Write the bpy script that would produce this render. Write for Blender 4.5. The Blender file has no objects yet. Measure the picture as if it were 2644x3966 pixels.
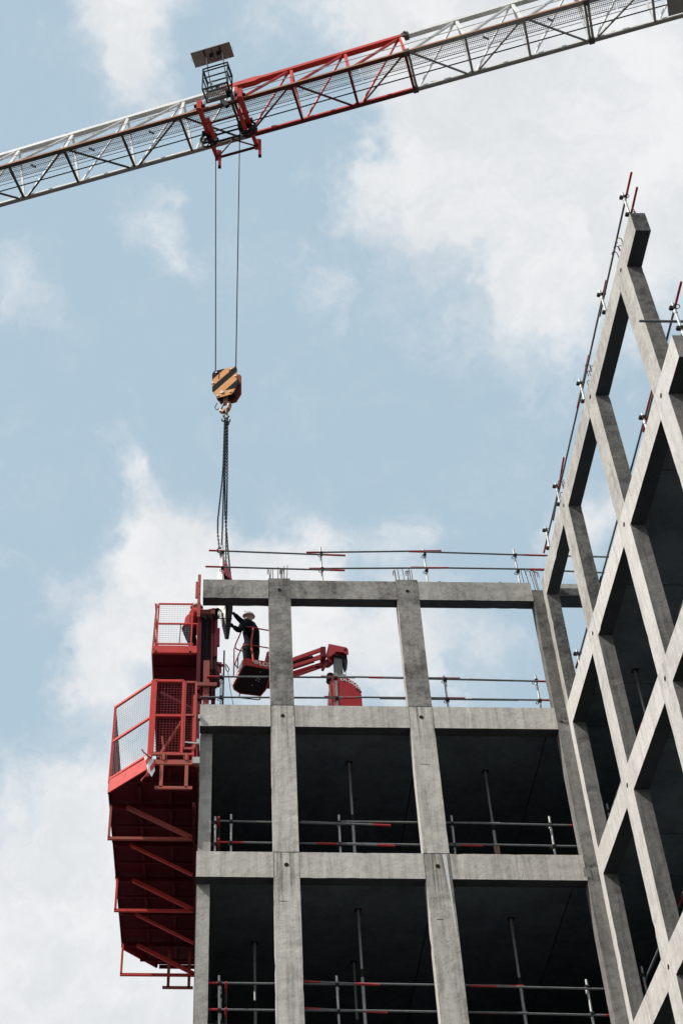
import bpy, math, random
from mathutils import Vector, Matrix
random.seed(7)
rnd = random.Random(11)
SC = bpy.context.scene
COL = SC.collection
V = Vector

# ------------------------------------------------------------------ helpers
class MB:
    """collects simple solids, builds one mesh object"""
    def __init__(s): s.v = []; s.f = []; s.m = []; s.sm = []
    def add(s, vs, fs, mi=0, smooth=False):
        o = len(s.v); s.v += [tuple(p) for p in vs]
        for k, f in enumerate(fs):
            s.f.append([i + o for i in f]); s.m.append(mi if isinstance(mi, int) else mi[k]); s.sm.append(smooth)
        return s
    def box(s, x0, x1, y0, y1, z0, z1, mi=0):
        # mi: int or list for faces order [bottom, top, -y, +x, +y, -x]
        vs = [(x0,y0,z0),(x1,y0,z0),(x1,y1,z0),(x0,y1,z0),(x0,y0,z1),(x1,y0,z1),(x1,y1,z1),(x0,y1,z1)]
        return s.add(vs, [(0,3,2,1),(4,5,6,7),(0,1,5,4),(1,2,6,5),(2,3,7,6),(3,0,4,7)], mi)
    def beam(s, p, q, w, h, up=(0,0,1), mi=0):
        p, q = V(p), V(q); d = (q-p).normalized(); up = V(up)
        if abs(d.dot(up)) > .99: up = V((0,1,0))
        a = d.cross(up).normalized(); b = a.cross(d).normalized()
        a *= w/2; b *= h/2
        vs = [p-a-b, p+a-b, p+a+b, p-a+b, q-a-b, q+a-b, q+a+b, q-a+b]
        return s.add(vs, [(0,3,2,1),(4,5,6,7),(0,1,5,4),(1,2,6,5),(2,3,7,6),(3,0,4,7)], mi)
    def tube(s, p, q, r, n=10, r2=None, mi=0):
        p, q = V(p), V(q); d = (q-p).normalized()
        up = V((0,0,1)) if abs(d.z) < .9 else V((1,0,0))
        a = d.cross(up).normalized(); b = a.cross(d)
        r2 = r if r2 is None else r2
        vs = []
        for c, rr in ((p, r), (q, r2)):
            for k in range(n):
                t = 2*math.pi*k/n; vs.append(c + a*math.cos(t)*rr + b*math.sin(t)*rr)
        fs = [(k, (k+1) % n, n+(k+1) % n, n+k) for k in range(n)]
        o = len(s.f)
        s.add(vs, fs, mi, True)
        s.add(vs[:n], [tuple(range(n))[::-1]], mi); s.add(vs[n:], [tuple(range(n))], mi)
        return s
    def path(s, pts, r, n=8, closed=False, mi=0):
        pts = [V(p) for p in pts]; N = len(pts); rings = []
        prev = None
        for i in range(N):
            if closed: d = (pts[(i+1) % N]-pts[i-1]).normalized()
            else: d = (pts[min(i+1, N-1)]-pts[max(i-1, 0)]).normalized()
            if prev is None:
                up = V((0,0,1)) if abs(d.z) < .9 else V((1,0,0)); a = d.cross(up).normalized()
            else: a = (prev - d*prev.dot(d)).normalized()
            prev = a; b = d.cross(a)
            rings.append([pts[i] + a*math.cos(2*math.pi*k/n)*r + b*math.sin(2*math.pi*k/n)*r for k in range(n)])
        vs = [p for rg in rings for p in rg]; fs = []
        for i in range(N if closed else N-1):
            j = (i+1) % N
            for k in range(n): fs.append((i*n+k, i*n+(k+1) % n, j*n+(k+1) % n, j*n+k))
        s.add(vs, fs, mi, True)
        if not closed:
            s.add(rings[0], [tuple(range(n))], mi); s.add(rings[-1], [tuple(range(n))[::-1]], mi)
        return s
    def prism(s, poly, off, mi=0, side=None):
        poly = [V(p) for p in poly]; off = V(off); n = len(poly)
        side = mi if side is None else side
        vs = poly + [p+off for p in poly]
        s.add(vs, [tuple(range(n))[::-1], tuple(range(n, 2*n))], mi)
        s.add(vs, [(k, (k+1) % n, n+(k+1) % n, n+k) for k in range(n)], side)
        return s
    def ring(s, c, ax, R, r, n=16, m=6, mi=0):
        ax = V(ax).normalized(); up = V((0,0,1)) if abs(ax.z) < .9 else V((1,0,0))
        a = ax.cross(up).normalized(); b = ax.cross(a)
        return s.path([V(c)+a*math.cos(2*math.pi*k/n)*R+b*math.sin(2*math.pi*k/n)*R for k in range(n)], r, m, True, mi)
    def build(s, name, mats, parent=None, label=None):
        me = bpy.data.meshes.new(name)
        off = V((0,0,0))
        p = parent
        while p: off += p.location; p = p.parent
        me.from_pydata([tuple(V(v)-off) for v in s.v], [], s.f)
        for m in (mats if isinstance(mats, (list, tuple)) else [mats]): me.materials.append(m)
        me.polygons.foreach_set('material_index', s.m)
        me.polygons.foreach_set('use_smooth', s.sm)
        me.update()
        o = bpy.data.objects.new(name, me); COL.objects.link(o)
        if parent: o.parent = parent
        if label: o['label'] = label
        return o

def thing(name, label, cat, loc=(0,0,0), group=None, kind=None):
    o = bpy.data.objects.new(name, None); COL.objects.link(o)
    o.location = loc; o.empty_display_size = .2
    return tag(o, label, cat, group, kind)
def tag(o, label=None, cat=None, group=None, kind=None):
    if label: o['label'] = label
    if cat: o['category'] = cat
    if group: o['group'] = group
    if kind: o['kind'] = kind
    return o

# ------------------------------------------------------------------ materials
def newmat(name):
    m = bpy.data.materials.new(name); m.use_nodes = True
    nt = m.node_tree; b = nt.nodes['Principled BSDF']
    return m, nt, b
def N(nt, t, **kw):
    n = nt.nodes.new(t)
    for k, v in kw.items():
        if k in n.inputs: n.inputs[k].default_value = v
        else: setattr(n, k, v)
    return n
def c4(c): return (c[0], c[1], c[2], 1)
def noise(nt, vec, scale, detail=4, rough=.55, dist=0):
    n = N(nt, 'ShaderNodeTexNoise'); n.inputs['Scale'].default_value = scale
    n.inputs['Detail'].default_value = detail; n.inputs['Roughness'].default_value = rough
    n.inputs['Distortion'].default_value = dist
    nt.links.new(vec, n.inputs['Vector']); return n.outputs[0]
def ramp(nt, fac, a, b, lo=0., hi=1.):
    n = N(nt, 'ShaderNodeMapRange'); n.interpolation_type = 'SMOOTHSTEP'
    nt.links.new(fac, n.inputs[0]); n.inputs[1].default_value = a; n.inputs[2].default_value = b
    n.inputs[3].default_value = lo; n.inputs[4].default_value = hi; return n.outputs[0]
def mixc(nt, fac, a, b, mode='MIX'):
    n = N(nt, 'ShaderNodeMix'); n.data_type = 'RGBA'; n.blend_type = mode
    for i, v in ((6, a), (7, b)):
        if isinstance(v, tuple): n.inputs[i].default_value = c4(v)
        else: nt.links.new(v, n.inputs[i])
    if isinstance(fac, (int, float)): n.inputs[0].default_value = fac
    else: nt.links.new(fac, n.inputs[0])
    return n.outputs[2]
def math_(nt, op, a, b=None):
    n = N(nt, 'ShaderNodeMath'); n.operation = op
    for i, v in ((0, a), (1, b)):
        if v is None: continue
        if isinstance(v, (int, float)): n.inputs[i].default_value = v
        else: nt.links.new(v, n.inputs[i])
    return n.outputs[0]
def pos(nt, scale=(1,1,1), shift=True):
    g = N(nt, 'ShaderNodeNewGeometry'); oi = N(nt, 'ShaderNodeObjectInfo')
    mp = N(nt, 'ShaderNodeMapping'); mp.inputs['Scale'].default_value = scale
    if shift:
        ad = N(nt, 'ShaderNodeVectorMath'); ad.operation = 'ADD'
        mu = math_(nt, 'MULTIPLY', oi.outputs['Random'], 37.)
        nt.links.new(g.outputs['Position'], ad.inputs[0]); nt.links.new(mu, ad.inputs[1])
        nt.links.new(ad.outputs[0], mp.inputs['Vector'])
    else: nt.links.new(g.outputs['Position'], mp.inputs['Vector'])
    return mp.outputs[0], oi.outputs['Random']

def concrete(name, base, dark, mottle=.3, streak=.3, fine=.25, warm=None, bump=.25, run=0.):
    m, nt, b = newmat(name)
    p, rn = pos(nt)
    ps, _ = pos(nt, (9, 9, .55))
    n1 = ramp(nt, noise(nt, p, 1.1, 5, .6, .6), .38, .68)
    n2 = ramp(nt, noise(nt, p, 7., 5, .7), .35, .72)
    n3 = ramp(nt, noise(nt, p, 60., 3, .8), .3, .75)
    st = ramp(nt, noise(nt, ps, 1.0, 5, .7), .42, .70)
    f = math_(nt, 'MULTIPLY', n1, mottle)
    f = math_(nt, 'ADD', f, math_(nt, 'MULTIPLY', n2, fine))
    f = math_(nt, 'ADD', f, math_(nt, 'MULTIPLY', n3, fine*.5))
    f = math_(nt, 'ADD', f, math_(nt, 'MULTIPLY', st, streak))
    f = math_(nt, 'ADD', f, math_(nt, 'MULTIPLY', math_(nt, 'SUBTRACT', rn, .5), .22))
    if run:   # water run-off streaks hanging below each floor joint
        sx = N(nt, 'ShaderNodeSeparateXYZ'); g2 = N(nt, 'ShaderNodeNewGeometry'); nt.links.new(g2.outputs['Position'], sx.inputs[0])
        fr = math_(nt, 'FRACT', math_(nt, 'MULTIPLY', math_(nt, 'SUBTRACT', sx.outputs['Z'], 20.46-3.57*9), 1/3.57))
        zone = ramp(nt, fr, .55, .99)
        pr_, _ = pos(nt, (26, 26, .5)); sk = ramp(nt, noise(nt, pr_, 1., 4, .7), .48, .66)
        f = math_(nt, 'ADD', f, math_(nt, 'MULTIPLY', math_(nt, 'MULTIPLY', zone, sk), run))
    f = math_(nt, 'MAXIMUM', math_(nt, 'MINIMUM', f, 1.), 0.)
    c = mixc(nt, f, base, dark)
    w = ramp(nt, noise(nt, ps, .7, 4, .6), .6, .8)
    c = mixc(nt, math_(nt, 'MULTIPLY', w, .35), c, warm or (base[0]*1.05, base[1]*.9, base[2]*.75))
    # small air holes
    vo = N(nt, 'ShaderNodeTexVoronoi'); vo.inputs['Scale'].default_value = 9.; nt.links.new(p, vo.inputs['Vector'])
    hole = ramp(nt, vo.outputs['Distance'], .05, .11, 1., 0.)
    c = mixc(nt, math_(nt, 'MULTIPLY', hole, .45), c, (dark[0]*.5, dark[1]*.5, dark[2]*.5))
    nt.links.new(c, b.inputs['Base Color']); b.inputs['Roughness'].default_value = .9
    b.inputs['Specular IOR Level'].default_value = .25
    bp = N(nt, 'ShaderNodeBump'); bp.inputs['Strength'].default_value = bump; bp.inputs['Distance'].default_value = .02
    h = math_(nt, 'ADD', n2, math_(nt, 'MULTIPLY', n3, .5))
    nt.links.new(h, bp.inputs['Height']); nt.links.new(bp.outputs[0], b.inputs['Normal'])
    return m

def paint(name, base, dirt, amount=.4, rough=.5, scale=4., metal=0., streak=.3, spec=.35):
    m, nt, b = newmat(name)
    p, rn = pos(nt); ps, _ = pos(nt, (12, 12, 1.))
    n1 = ramp(nt, noise(nt, p, scale, 5, .65, .4), .45, .75)
    n2 = ramp(nt, noise(nt, ps, 1.2, 4, .6), .5, .8)
    n3 = ramp(nt, noise(nt, p, 45., 3, .7), .4, .7)
    f = math_(nt, 'ADD', math_(nt, 'MULTIPLY', n1, amount), math_(nt, 'MULTIPLY', n2, streak))
    f = math_(nt, 'ADD', f, math_(nt, 'MULTIPLY', n3, amount*.35))
    f = math_(nt, 'MINIMUM', f, 1.)
    nt.links.new(mixc(nt, f, base, dirt), b.inputs['Base Color'])
    nt.links.new(ramp(nt, f, 0, 1, rough, min(rough+.35, 1)), b.inputs['Roughness'])
    b.inputs['Metallic'].default_value = metal; b.inputs['Specular IOR Level'].default_value = spec
    bp = N(nt, 'ShaderNodeBump'); bp.inputs['Strength'].default_value = .15; bp.inputs['Distance'].default_value = .01
    nt.links.new(n3, bp.inputs['Height']); nt.links.new(bp.outputs[0], b.inputs['Normal'])
    return m

M = {}
M['outer'] = concrete('pale_precast_concrete', (.67,.63,.565), (.30,.278,.245), .2, .44, .32)
M['outer_wing'] = concrete('pale_beige_precast_concrete', (.64,.61,.575), (.34,.315,.285), .22, .4, .3)
M['outer_col'] = concrete('pale_stained_column_concrete', (.67,.63,.565), (.21,.195,.173), .2, .42, .30, run=1.0)
M['outer_top'] = concrete('damp_mottled_concrete', (.42,.39,.35), (.11,.102,.093), .5, .15, .5)
M['outer_mid'] = concrete('pale_beam_concrete', (.52,.49,.445), (.20,.188,.168), .34, .24, .36)
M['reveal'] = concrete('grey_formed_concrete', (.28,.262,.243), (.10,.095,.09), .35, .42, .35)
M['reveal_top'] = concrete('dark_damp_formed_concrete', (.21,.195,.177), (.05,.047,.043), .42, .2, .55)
M['soffit'] = concrete('shaded_soffit_concrete', (.065,.068,.072), (.03,.032,.035), .4, .1, .3)  # near-black tone puts the shade into the beam undersides
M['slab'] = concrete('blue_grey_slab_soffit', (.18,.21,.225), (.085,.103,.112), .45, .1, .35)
M['hole'] = paint('black_sleeve_hole', (.006,.006,.006), (.01,.01,.01), rough=.9)
M['plaster'] = concrete('white_lime_run', (.7,.69,.67), (.5,.49,.47), .2, .3, .2)
M['galv'] = paint('galvanised_steel_tube', (.50,.50,.48), (.26,.25,.235), .5, .5, 8., .35, .4)
M['railm'] = paint('dull_grey_steel_tube', (.17,.175,.175), (.08,.075,.07), .5, .65, 8., 0, .4, .2)
M['coupler'] = paint('dark_steel_coupler', (.03,.03,.03), (.06,.04,.03), .4, .7, 20., spec=.15)
M['glove'] = paint('black_work_gloves', (.015,.015,.016), (.03,.03,.03), .3, .9, spec=.1)
M['redtip'] = paint('red_tube_paint', (.42,.03,.03), (.2,.03,.025), .5, .5, 12.)
M['rebar'] = paint('rusty_rebar', (.09,.05,.035), (.04,.03,.025), .5, .8, 20.)
M['oldred'] = paint('faded_rusty_red_steel', (.30,.05,.04), (.20,.12,.09), .9, .75, 9., 0, .8)
M['red'] = paint('red_formwork_paint', (.66,.056,.043), (.33,.045,.038), .4, .5, 5., 0, .3)
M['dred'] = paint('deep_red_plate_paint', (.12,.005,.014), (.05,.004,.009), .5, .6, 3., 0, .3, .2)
M['redsteel'] = paint('worn_red_steel', (.50,.075,.055), (.24,.15,.11), .8, .6, 7., 0, .7)
M['wire'] = paint('thin_wire_mesh', (.30,.30,.31), (.2,.15,.14), .4, .5, 12.)
M['redwire'] = paint('red_wire_mesh', (.24,.02,.02), (.15,.03,.025), .4, .5, 12.)
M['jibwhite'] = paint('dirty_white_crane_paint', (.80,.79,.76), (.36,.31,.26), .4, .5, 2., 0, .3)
M['jibdark'] = paint('shaded_grimy_brown_crane_paint', (.12,.098,.084), (.05,.04,.033), .6, .7, 3., spec=.15)  # dark brown holds the shade under the jib as well as grime
M['jibgrey'] = paint('shaded_dirty_grey_crane_paint', (.36,.33,.30), (.15,.125,.11), .6, .6, 3.)  # dirt plus painted shade under the right-hand white sections
M['rust'] = paint('rust_orange_track', (.46,.22,.12), (.2,.1,.06), .5, .8, 6.)
M['jibred'] = paint('red_crane_paint', (.62,.045,.03), (.20,.03,.025), .4, .5, 3., 0, .3)
M['jibdred'] = paint('shaded_grimy_red_crane_paint', (.12,.018,.016), (.05,.02,.018), .5, .6, 3.)  # darkened red, shade under the red section painted in
M['grate'] = paint('walkway_grating', (.22,.23,.24), (.12,.12,.12), .4, .6, 4., .3)
M['dark'] = paint('black_greasy_steel', (.014,.016,.018), (.035,.028,.024), .5, .6, 8., spec=.15)
M['teal'] = paint('dark_green_basket_paint', (.02,.04,.045), (.04,.035,.03), .4, .6, 6., spec=.15)
M['panel'] = paint('grey_brown_panel_back', (.30,.255,.22), (.18,.15,.13), .4, .6, 4.)
M['rope'] = paint('steel_hoist_rope', (.012,.012,.012), (.02,.02,.02), .4, .9, 30., spec=.0)
M['yellow'] = paint('worn_orange_yellow_paint', (.62,.26,.055), (.36,.14,.04), .5, .55, 9.)
M['black'] = paint('black_stripe_paint', (.010,.012,.014), (.03,.024,.02), .5, .8, 9., spec=.08)
M['yside'] = paint('rusty_orange_red_plate', (.24,.045,.025), (.08,.03,.02), .6, .7, 7., spec=.15)
M['hookm'] = paint('forged_hook_steel', (.36,.23,.15), (.14,.08,.06), .5, .45, 9., .3)
M['steelform'] = paint('bare_grey_form_steel', (.50,.49,.47), (.30,.28,.26), .5, .5, 3., .2)
M['formdark'] = paint('shaded_form_steel', (.016,.012,.014), (.04,.012,.012), .5, .7, 6., spec=.12)  # near-black colour carries the shade on the form faces and basket underside
M['mast'] = paint('scuffed_grey_mast_steel', (.30,.31,.29), (.10,.10,.095), .7, .6, 7., .2)
M['liftred'] = paint('lift_red_paint', (.40,.014,.018), (.25,.03,.025), .3, .35, 5., 0, .2, .5)
M['letter'] = paint('white_lettering', (.8,.78,.74), (.6,.58,.54), .2)
M['skin'] = paint('skin', (.42,.25,.18), (.36,.2,.14), .3, .6)
M['jacket'] = paint('dark_navy_work_jacket', (.008,.010,.015), (.018,.02,.024), .5, .95, 6., spec=.05)
M['trousers'] = paint('dark_work_trousers', (.018,.019,.021), (.04,.037,.032), .5, .95, 6., spec=.05)
M['helmet'] = paint('pale_grey_hard_hat', (.40,.385,.345), (.45,.43,.38), .3, .4)
M['boot'] = paint('black_boots', (.015,.014,.013), (.05,.045,.04), .4, .8)
M['redjacket'] = paint('red_work_jacket', (.38,.02,.022), (.15,.015,.015), .4, .9, 6.)
M['ground'] = concrete('site_hardstanding', (.075,.072,.068), (.04,.038,.036), .5, 0, .4)

# ------------------------------------------------------------------ ground
g = MB(); g.add([(-900,-900,0),(900,-900,0),(900,900,0),(-900,900,0)], [(0,1,2,3)])
tag(g.build('ground', M['ground']), 'dark bare construction site ground', None, None, 'structure')

# ------------------------------------------------------------------ the concrete frame
LV = [23.494, 19.894, 16.312, 12.79, 9.25, 5.71, 2.17]      # beam undersides
HB = .56
XL = -7.775; XR = -.25
TH = .28
BW = .276
YE = -9.97
bld = thing('concrete_building', 'unfinished grey concrete frame building with open storeys and two wings meeting in a corner', 'building', (0,0,0))
def fm(front, rev, under=None):   # for a wall facing -y
    return [3, 1, 0, 1, 1, 1]
# materials list per piece: [outer, reveal, spare, soffit]
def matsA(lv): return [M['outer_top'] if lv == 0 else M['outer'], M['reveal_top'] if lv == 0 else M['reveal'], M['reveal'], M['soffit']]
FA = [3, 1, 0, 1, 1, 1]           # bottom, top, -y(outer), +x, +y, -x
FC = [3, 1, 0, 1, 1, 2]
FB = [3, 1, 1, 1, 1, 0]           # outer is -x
colsA = [(-6.281, -5.776), (-3.355, -2.849)]
pt = MB
def rough_box(x0,x1,y0,y1,z0,z1,mi,axis,seed,amp=.002,n=14):
    """box whose long edges are slightly uneven, like struck concrete"""
    r = random.Random(seed); mb = MB()
    lo = (x0,y0,z0); hi = (x1,y1,z1)
    L = hi[axis]-lo[axis]; n = max(4, int(L/.14))
    oth = [a for a in range(3) if a != axis]
    rings = []
    for i in range(n+1):
        t = lo[axis] + L*i/n; ring = []
        for (a, b) in ((0,0),(1,0),(1,1),(0,1)):
            p = [0,0,0]; p[axis] = t
            for o_, s_ in ((oth[0], a), (oth[1], b)):
                e = (r.uniform(0, amp) if 0 < i < n else 0)
                if 0 < i < n and r.random() < .035: e += r.uniform(.004, .013)
                p[o_] = (lo[o_]+e) if s_ == 0 else (hi[o_]-e)
            ring.append(tuple(p))
        rings.append(ring)
    vs = [p for rg in rings for p in rg]
    # side order k: 0: b=lo plane , 1: a=hi, 2: b=hi, 3: a=lo
    names = {0: {'b0': 2, 'a1': None}}
    def face_id(k):
        # mi order [bottom(z0), top(z1), -y, +x, +y, -x]
        if axis == 0: return {0: 0, 1: 4, 2: 1, 3: 2}[k]       # a=y b=z
        if axis == 1: return {0: 0, 1: 3, 2: 1, 3: 5}[k]       # a=x b=z
        return {0: 2, 1: 3, 2: 4, 3: 5}[k]                     # a=x b=y
    for i in range(n):
        for k in range(4):
            j = (k+1) % 4
            q = (i*4+k, i*4+j, (i+1)*4+j, (i+1)*4+k)
            if axis != 1 : q = q
            mb.add([vs[t] for t in q], [(0,1,2,3) if axis != 1 else (3,2,1,0)], mi[face_id(k)])
    ends = {0: (5, 3), 1: (2, 4), 2: (0, 1)}[axis]
    mb.add(rings[0], [(0,3,2,1)], mi[ends[0]]); mb.add(rings[-1], [(0,1,2,3)], mi[ends[1]])
    return mb
SEED = [0]
def piece(name, x0,x1,y0,y1,z0,z1,mi,mats,axis):
    SEED[0] += 1
    return rough_box(x0,x1,y0,y1,z0,z1,mi,axis,SEED[0]).build(name, mats, bld)

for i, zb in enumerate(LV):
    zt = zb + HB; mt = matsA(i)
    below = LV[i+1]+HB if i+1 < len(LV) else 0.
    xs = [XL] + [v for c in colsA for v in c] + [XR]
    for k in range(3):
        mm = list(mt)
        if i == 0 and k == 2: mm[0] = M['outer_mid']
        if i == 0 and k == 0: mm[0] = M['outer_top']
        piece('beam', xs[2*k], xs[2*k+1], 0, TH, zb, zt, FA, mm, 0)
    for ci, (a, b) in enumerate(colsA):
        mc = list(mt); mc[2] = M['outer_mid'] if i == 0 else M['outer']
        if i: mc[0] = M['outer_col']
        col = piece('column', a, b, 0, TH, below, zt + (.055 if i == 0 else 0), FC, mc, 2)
        hz = zt-.28 if i else zt-.30
        hl = MB(); cx = (a+b)/2
        hl.tube((cx, -.004, hz), (cx, .03, hz), .045, 14); hl.build('sleeve_hole', M['hole'], col)
        if i < 3:
            # fine horizontal pour joint and small lifting marks
            j = MB(); zz = below + 2.45 - .35*ci
            if (i, ci) in ((1, 1), (2, 0), (2, 1)):
                j.box(a+.12, b-.14-.06*i, -.003, .004, zz, zz+.009); j.build('pour_joint', M['reveal_top'], col)
            for xx in (a, b):
                j = MB(); j.box(xx-.004, xx+.004, -.002, .004, zb+.005, zt-.005); j.build('casting_seam', M['reveal_top'], col)
            j = MB(); j.box(a+.002, b-.002, -.003, .004, below-.003, below+.005); j.build('construction_joint', M['hole'], col)
    # corner column of the front wing
    zc = zt if i else zt-.22
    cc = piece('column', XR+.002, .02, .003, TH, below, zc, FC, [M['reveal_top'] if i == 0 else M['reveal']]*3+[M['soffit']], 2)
    # right wing facade, first short column at the corner then the bays
    cy = [(-.256, .002), (-3.057, -2.494), (-6.121, -5.558), (-9.193, -8.630)]
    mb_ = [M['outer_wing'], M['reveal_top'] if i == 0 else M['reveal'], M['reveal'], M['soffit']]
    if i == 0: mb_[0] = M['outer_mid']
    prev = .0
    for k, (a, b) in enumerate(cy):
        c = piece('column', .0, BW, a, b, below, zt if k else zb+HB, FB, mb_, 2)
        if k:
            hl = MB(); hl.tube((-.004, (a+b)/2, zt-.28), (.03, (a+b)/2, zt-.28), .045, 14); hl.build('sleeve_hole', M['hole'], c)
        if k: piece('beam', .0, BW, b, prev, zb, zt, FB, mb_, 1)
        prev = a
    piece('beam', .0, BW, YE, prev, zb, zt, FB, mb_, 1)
    # left end column set back behind the beam
    if i > 0:
        for zl in ([below, zb],):
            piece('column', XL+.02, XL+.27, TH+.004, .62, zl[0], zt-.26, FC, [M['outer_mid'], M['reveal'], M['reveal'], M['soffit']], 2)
    # slabs
    if i > 0:
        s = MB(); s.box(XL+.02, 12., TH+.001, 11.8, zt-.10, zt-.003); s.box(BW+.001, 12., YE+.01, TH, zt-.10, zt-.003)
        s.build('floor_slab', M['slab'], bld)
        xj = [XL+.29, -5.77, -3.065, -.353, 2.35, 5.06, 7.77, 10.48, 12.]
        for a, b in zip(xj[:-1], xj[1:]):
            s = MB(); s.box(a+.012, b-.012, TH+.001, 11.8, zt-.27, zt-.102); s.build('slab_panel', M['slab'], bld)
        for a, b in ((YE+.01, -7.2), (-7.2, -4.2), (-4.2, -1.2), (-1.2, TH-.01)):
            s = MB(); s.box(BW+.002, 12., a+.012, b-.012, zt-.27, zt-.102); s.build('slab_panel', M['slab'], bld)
        s = MB(); s.box(XL+.0, XL+.02, .7, 11.8, below, zt-.28); s.build('added_end_wall', M['reveal'], bld)  # unseen solid wall, added to keep the sun out of the storeys
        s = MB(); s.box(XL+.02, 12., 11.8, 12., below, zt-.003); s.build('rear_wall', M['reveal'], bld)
        s = MB(); s.box(BW+2.2, 12., YE+.02, YE+.2, below, zt-.28); s.build('added_end_wall', M['reveal'], bld)  # unseen panel added to cut light entering the wing's end opening
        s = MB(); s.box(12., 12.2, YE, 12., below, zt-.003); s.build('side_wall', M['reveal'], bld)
# lower beam carrying on behind the corner on the roof level
s = MB(); s.box(BW+.003, 9., .02, .44, 23.69, 24.05, [3,1,0,1,1,1]); s.build('edge_beam', [M['outer_mid'], M['reveal'], M['reveal'], M['soffit']], bld)
s = MB(); s.prism([(BW+.01,.012,23.70),(9.,.012,23.70),(9.,.012,23.90),(BW+.01,.012,23.90)], (0,-.006,0)); s.build('shade_band', M['reveal_top'], bld)  # dark strip paints shade on the lower part of the beam face
# lime run beside a sleeve on the third level
s = MB(); zz = LV[2]+HB
s.prism([(-2.99,-.001,zz-.02),(-2.91,-.001,zz-.02),(-2.90,-.001,zz-.7),(-2.875,-.001,zz-1.75),(-2.885,-.001,zz-1.75),(-2.94,-.001,zz-.7)], (0,-.003,0)); s.build('lime_stain', M['plaster'], bld)

for (x0, x1, z0, z1, sd_) in ((-.24,.0,20.12,20.46,3), (-.22,-.02,20.02,20.12,5), (-.24,-.0,16.60,16.88,8), (-.30,-.16,16.33,16.6,9)):
    r_ = random.Random(sd_); top = []; bot = []
    for k in range(9):
        x = x0+(x1-x0)*k/8; top.append((x, -.001, z1-r_.uniform(0,.05))); bot.append((x, -.001, z0+r_.uniform(0,.12)))
    s = MB(); s.prism(top+bot[::-1], (0,-.004,0)); s.build('honeycomb_patch', M['reveal_top'] if z0 > 19 else M['reveal'], bld)
# reinforcement starter bars standing out of the top
def hooked(x, y, z0, h, hook=0, lean=(0,0), name='rebar', r=.009):
    m = MB(); p0 = V((x,y,z0)); p1 = V((x+lean[0], y+lean[1], z0+h))
    if hook:
        pts = [p0, p1]; R = .05*hook
        for k in range(1, 7):
            t = math.pi*k/6; pts.append(p1 + V((R-R*math.cos(t), 0, abs(R)*math.sin(t))))
        pts.append(pts[-1] + V((0,0,-.12)))
        m.path(pts, r, 5)
    else: m.tube(p0, p1, r, 5)
    m.build(name, M['rebar'], bld)
zt0 = LV[0]+HB
for cx in (-6.03, -3.10):
    for dx in (-.20, -.14, -.02, .06, .12, .18):
        hooked(cx+dx, .14+rnd.uniform(-.06,.06), zt0+.05, rnd.uniform(.42,.5), 0, (rnd.uniform(-.03,.03), 0))
    for dx in (-.19, .10, .15): hooked(cx+dx, .20, zt0+.05, .44, -.35, (-.03,.0), r=.011)
for dx in (-.27, -.17, -.09, -.04, .02):
    hooked(XR+.22+dx, .12+rnd.uniform(-.05,.12), zt0-.22, rnd.uniform(.62,.8), 1, (-.05,0))
for x in (-2.35, -.95):
    m = MB(); m.path([(x,.14,zt0-.01),(x,.14,zt0+.10),(x+.02,.14,zt0+.14),(x+.06,.14,zt0+.14),(x+.08,.14,zt0+.10),(x+.08,.14,zt0-.01)], .008, 5); m.build('lifting_loop', M['rebar'], bld)
for yc in (-2.78, -5.84, -8.91):
    for dy in (-.24, -.18, -.1, .0, .1, .2):
        hooked(.14+rnd.uniform(-.06,.08), yc+dy, zt0, rnd.uniform(.3,.48), rnd.choice((0,-1,-1)), (-.03, rnd.uniform(-.03,.03)))
for dy in (-.9, -.8, -.72):
    hooked(.16+rnd.uniform(-.05,.05), -9.05+dy, zt0, .3, 0, (0, .06), r=.008)

# ------------------------------------------------------------------ scaffold guard rails
def rail_tube(par, p, q, r0=.35, r1=.35, r=.021):
    p, q = V(p), V(q); d = (q-p).normalized()
    m = MB(); a = p+d*r0 if r0 else p; b = q-d*r1 if r1 else q
    m.tube(a, b, r, 8); t = m.build('rail', M['railm'], par)
    if r0: e = MB(); e.tube(p, a, r+.002, 8); e.build('painted_end', M['redtip'], t)
    if r1: e = MB(); e.tube(b, q, r+.002, 8); e.build('painted_end', M['redtip'], t)
def rail_post(par, x, y, z0, z1, hs, axis, lean=0.):
    m = MB(); top = V((x+lean*(0 if axis == 'y' else 1), y, z1))
    m.tube((x, y, z0), top, .024, 10); m.tube((x,y,z0), (x,y,z0+.05), .05, 8)
    # spigot collar
    zc = z1-.24; m.tube((x,y,zc-.04), (x,y,zc+.04), .033, 10)
    p = m.build('post', M['galv'], par)
    for h in hs:
        c = MB(); c.tube((x,y,h-.035), (x,y,h+.035), .04, 10)
        ax = (1,0,0) if axis == 'x' else (0,1,0)
        off = V((0,-.05,0)) if axis == 'x' else V((-.05,0,0))
        o = V((x,y,h))+off; c.tube(o-V(ax)*.03, o+V(ax)*.03, .038, 10)
        # wedge handle loop
        c.ring(V((x,y,h))-off*.9+V(ax)*(-.03), (0,0,1), .045, .008, 10, 5)
        c.build('coupler', M['coupler'], p)
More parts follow.
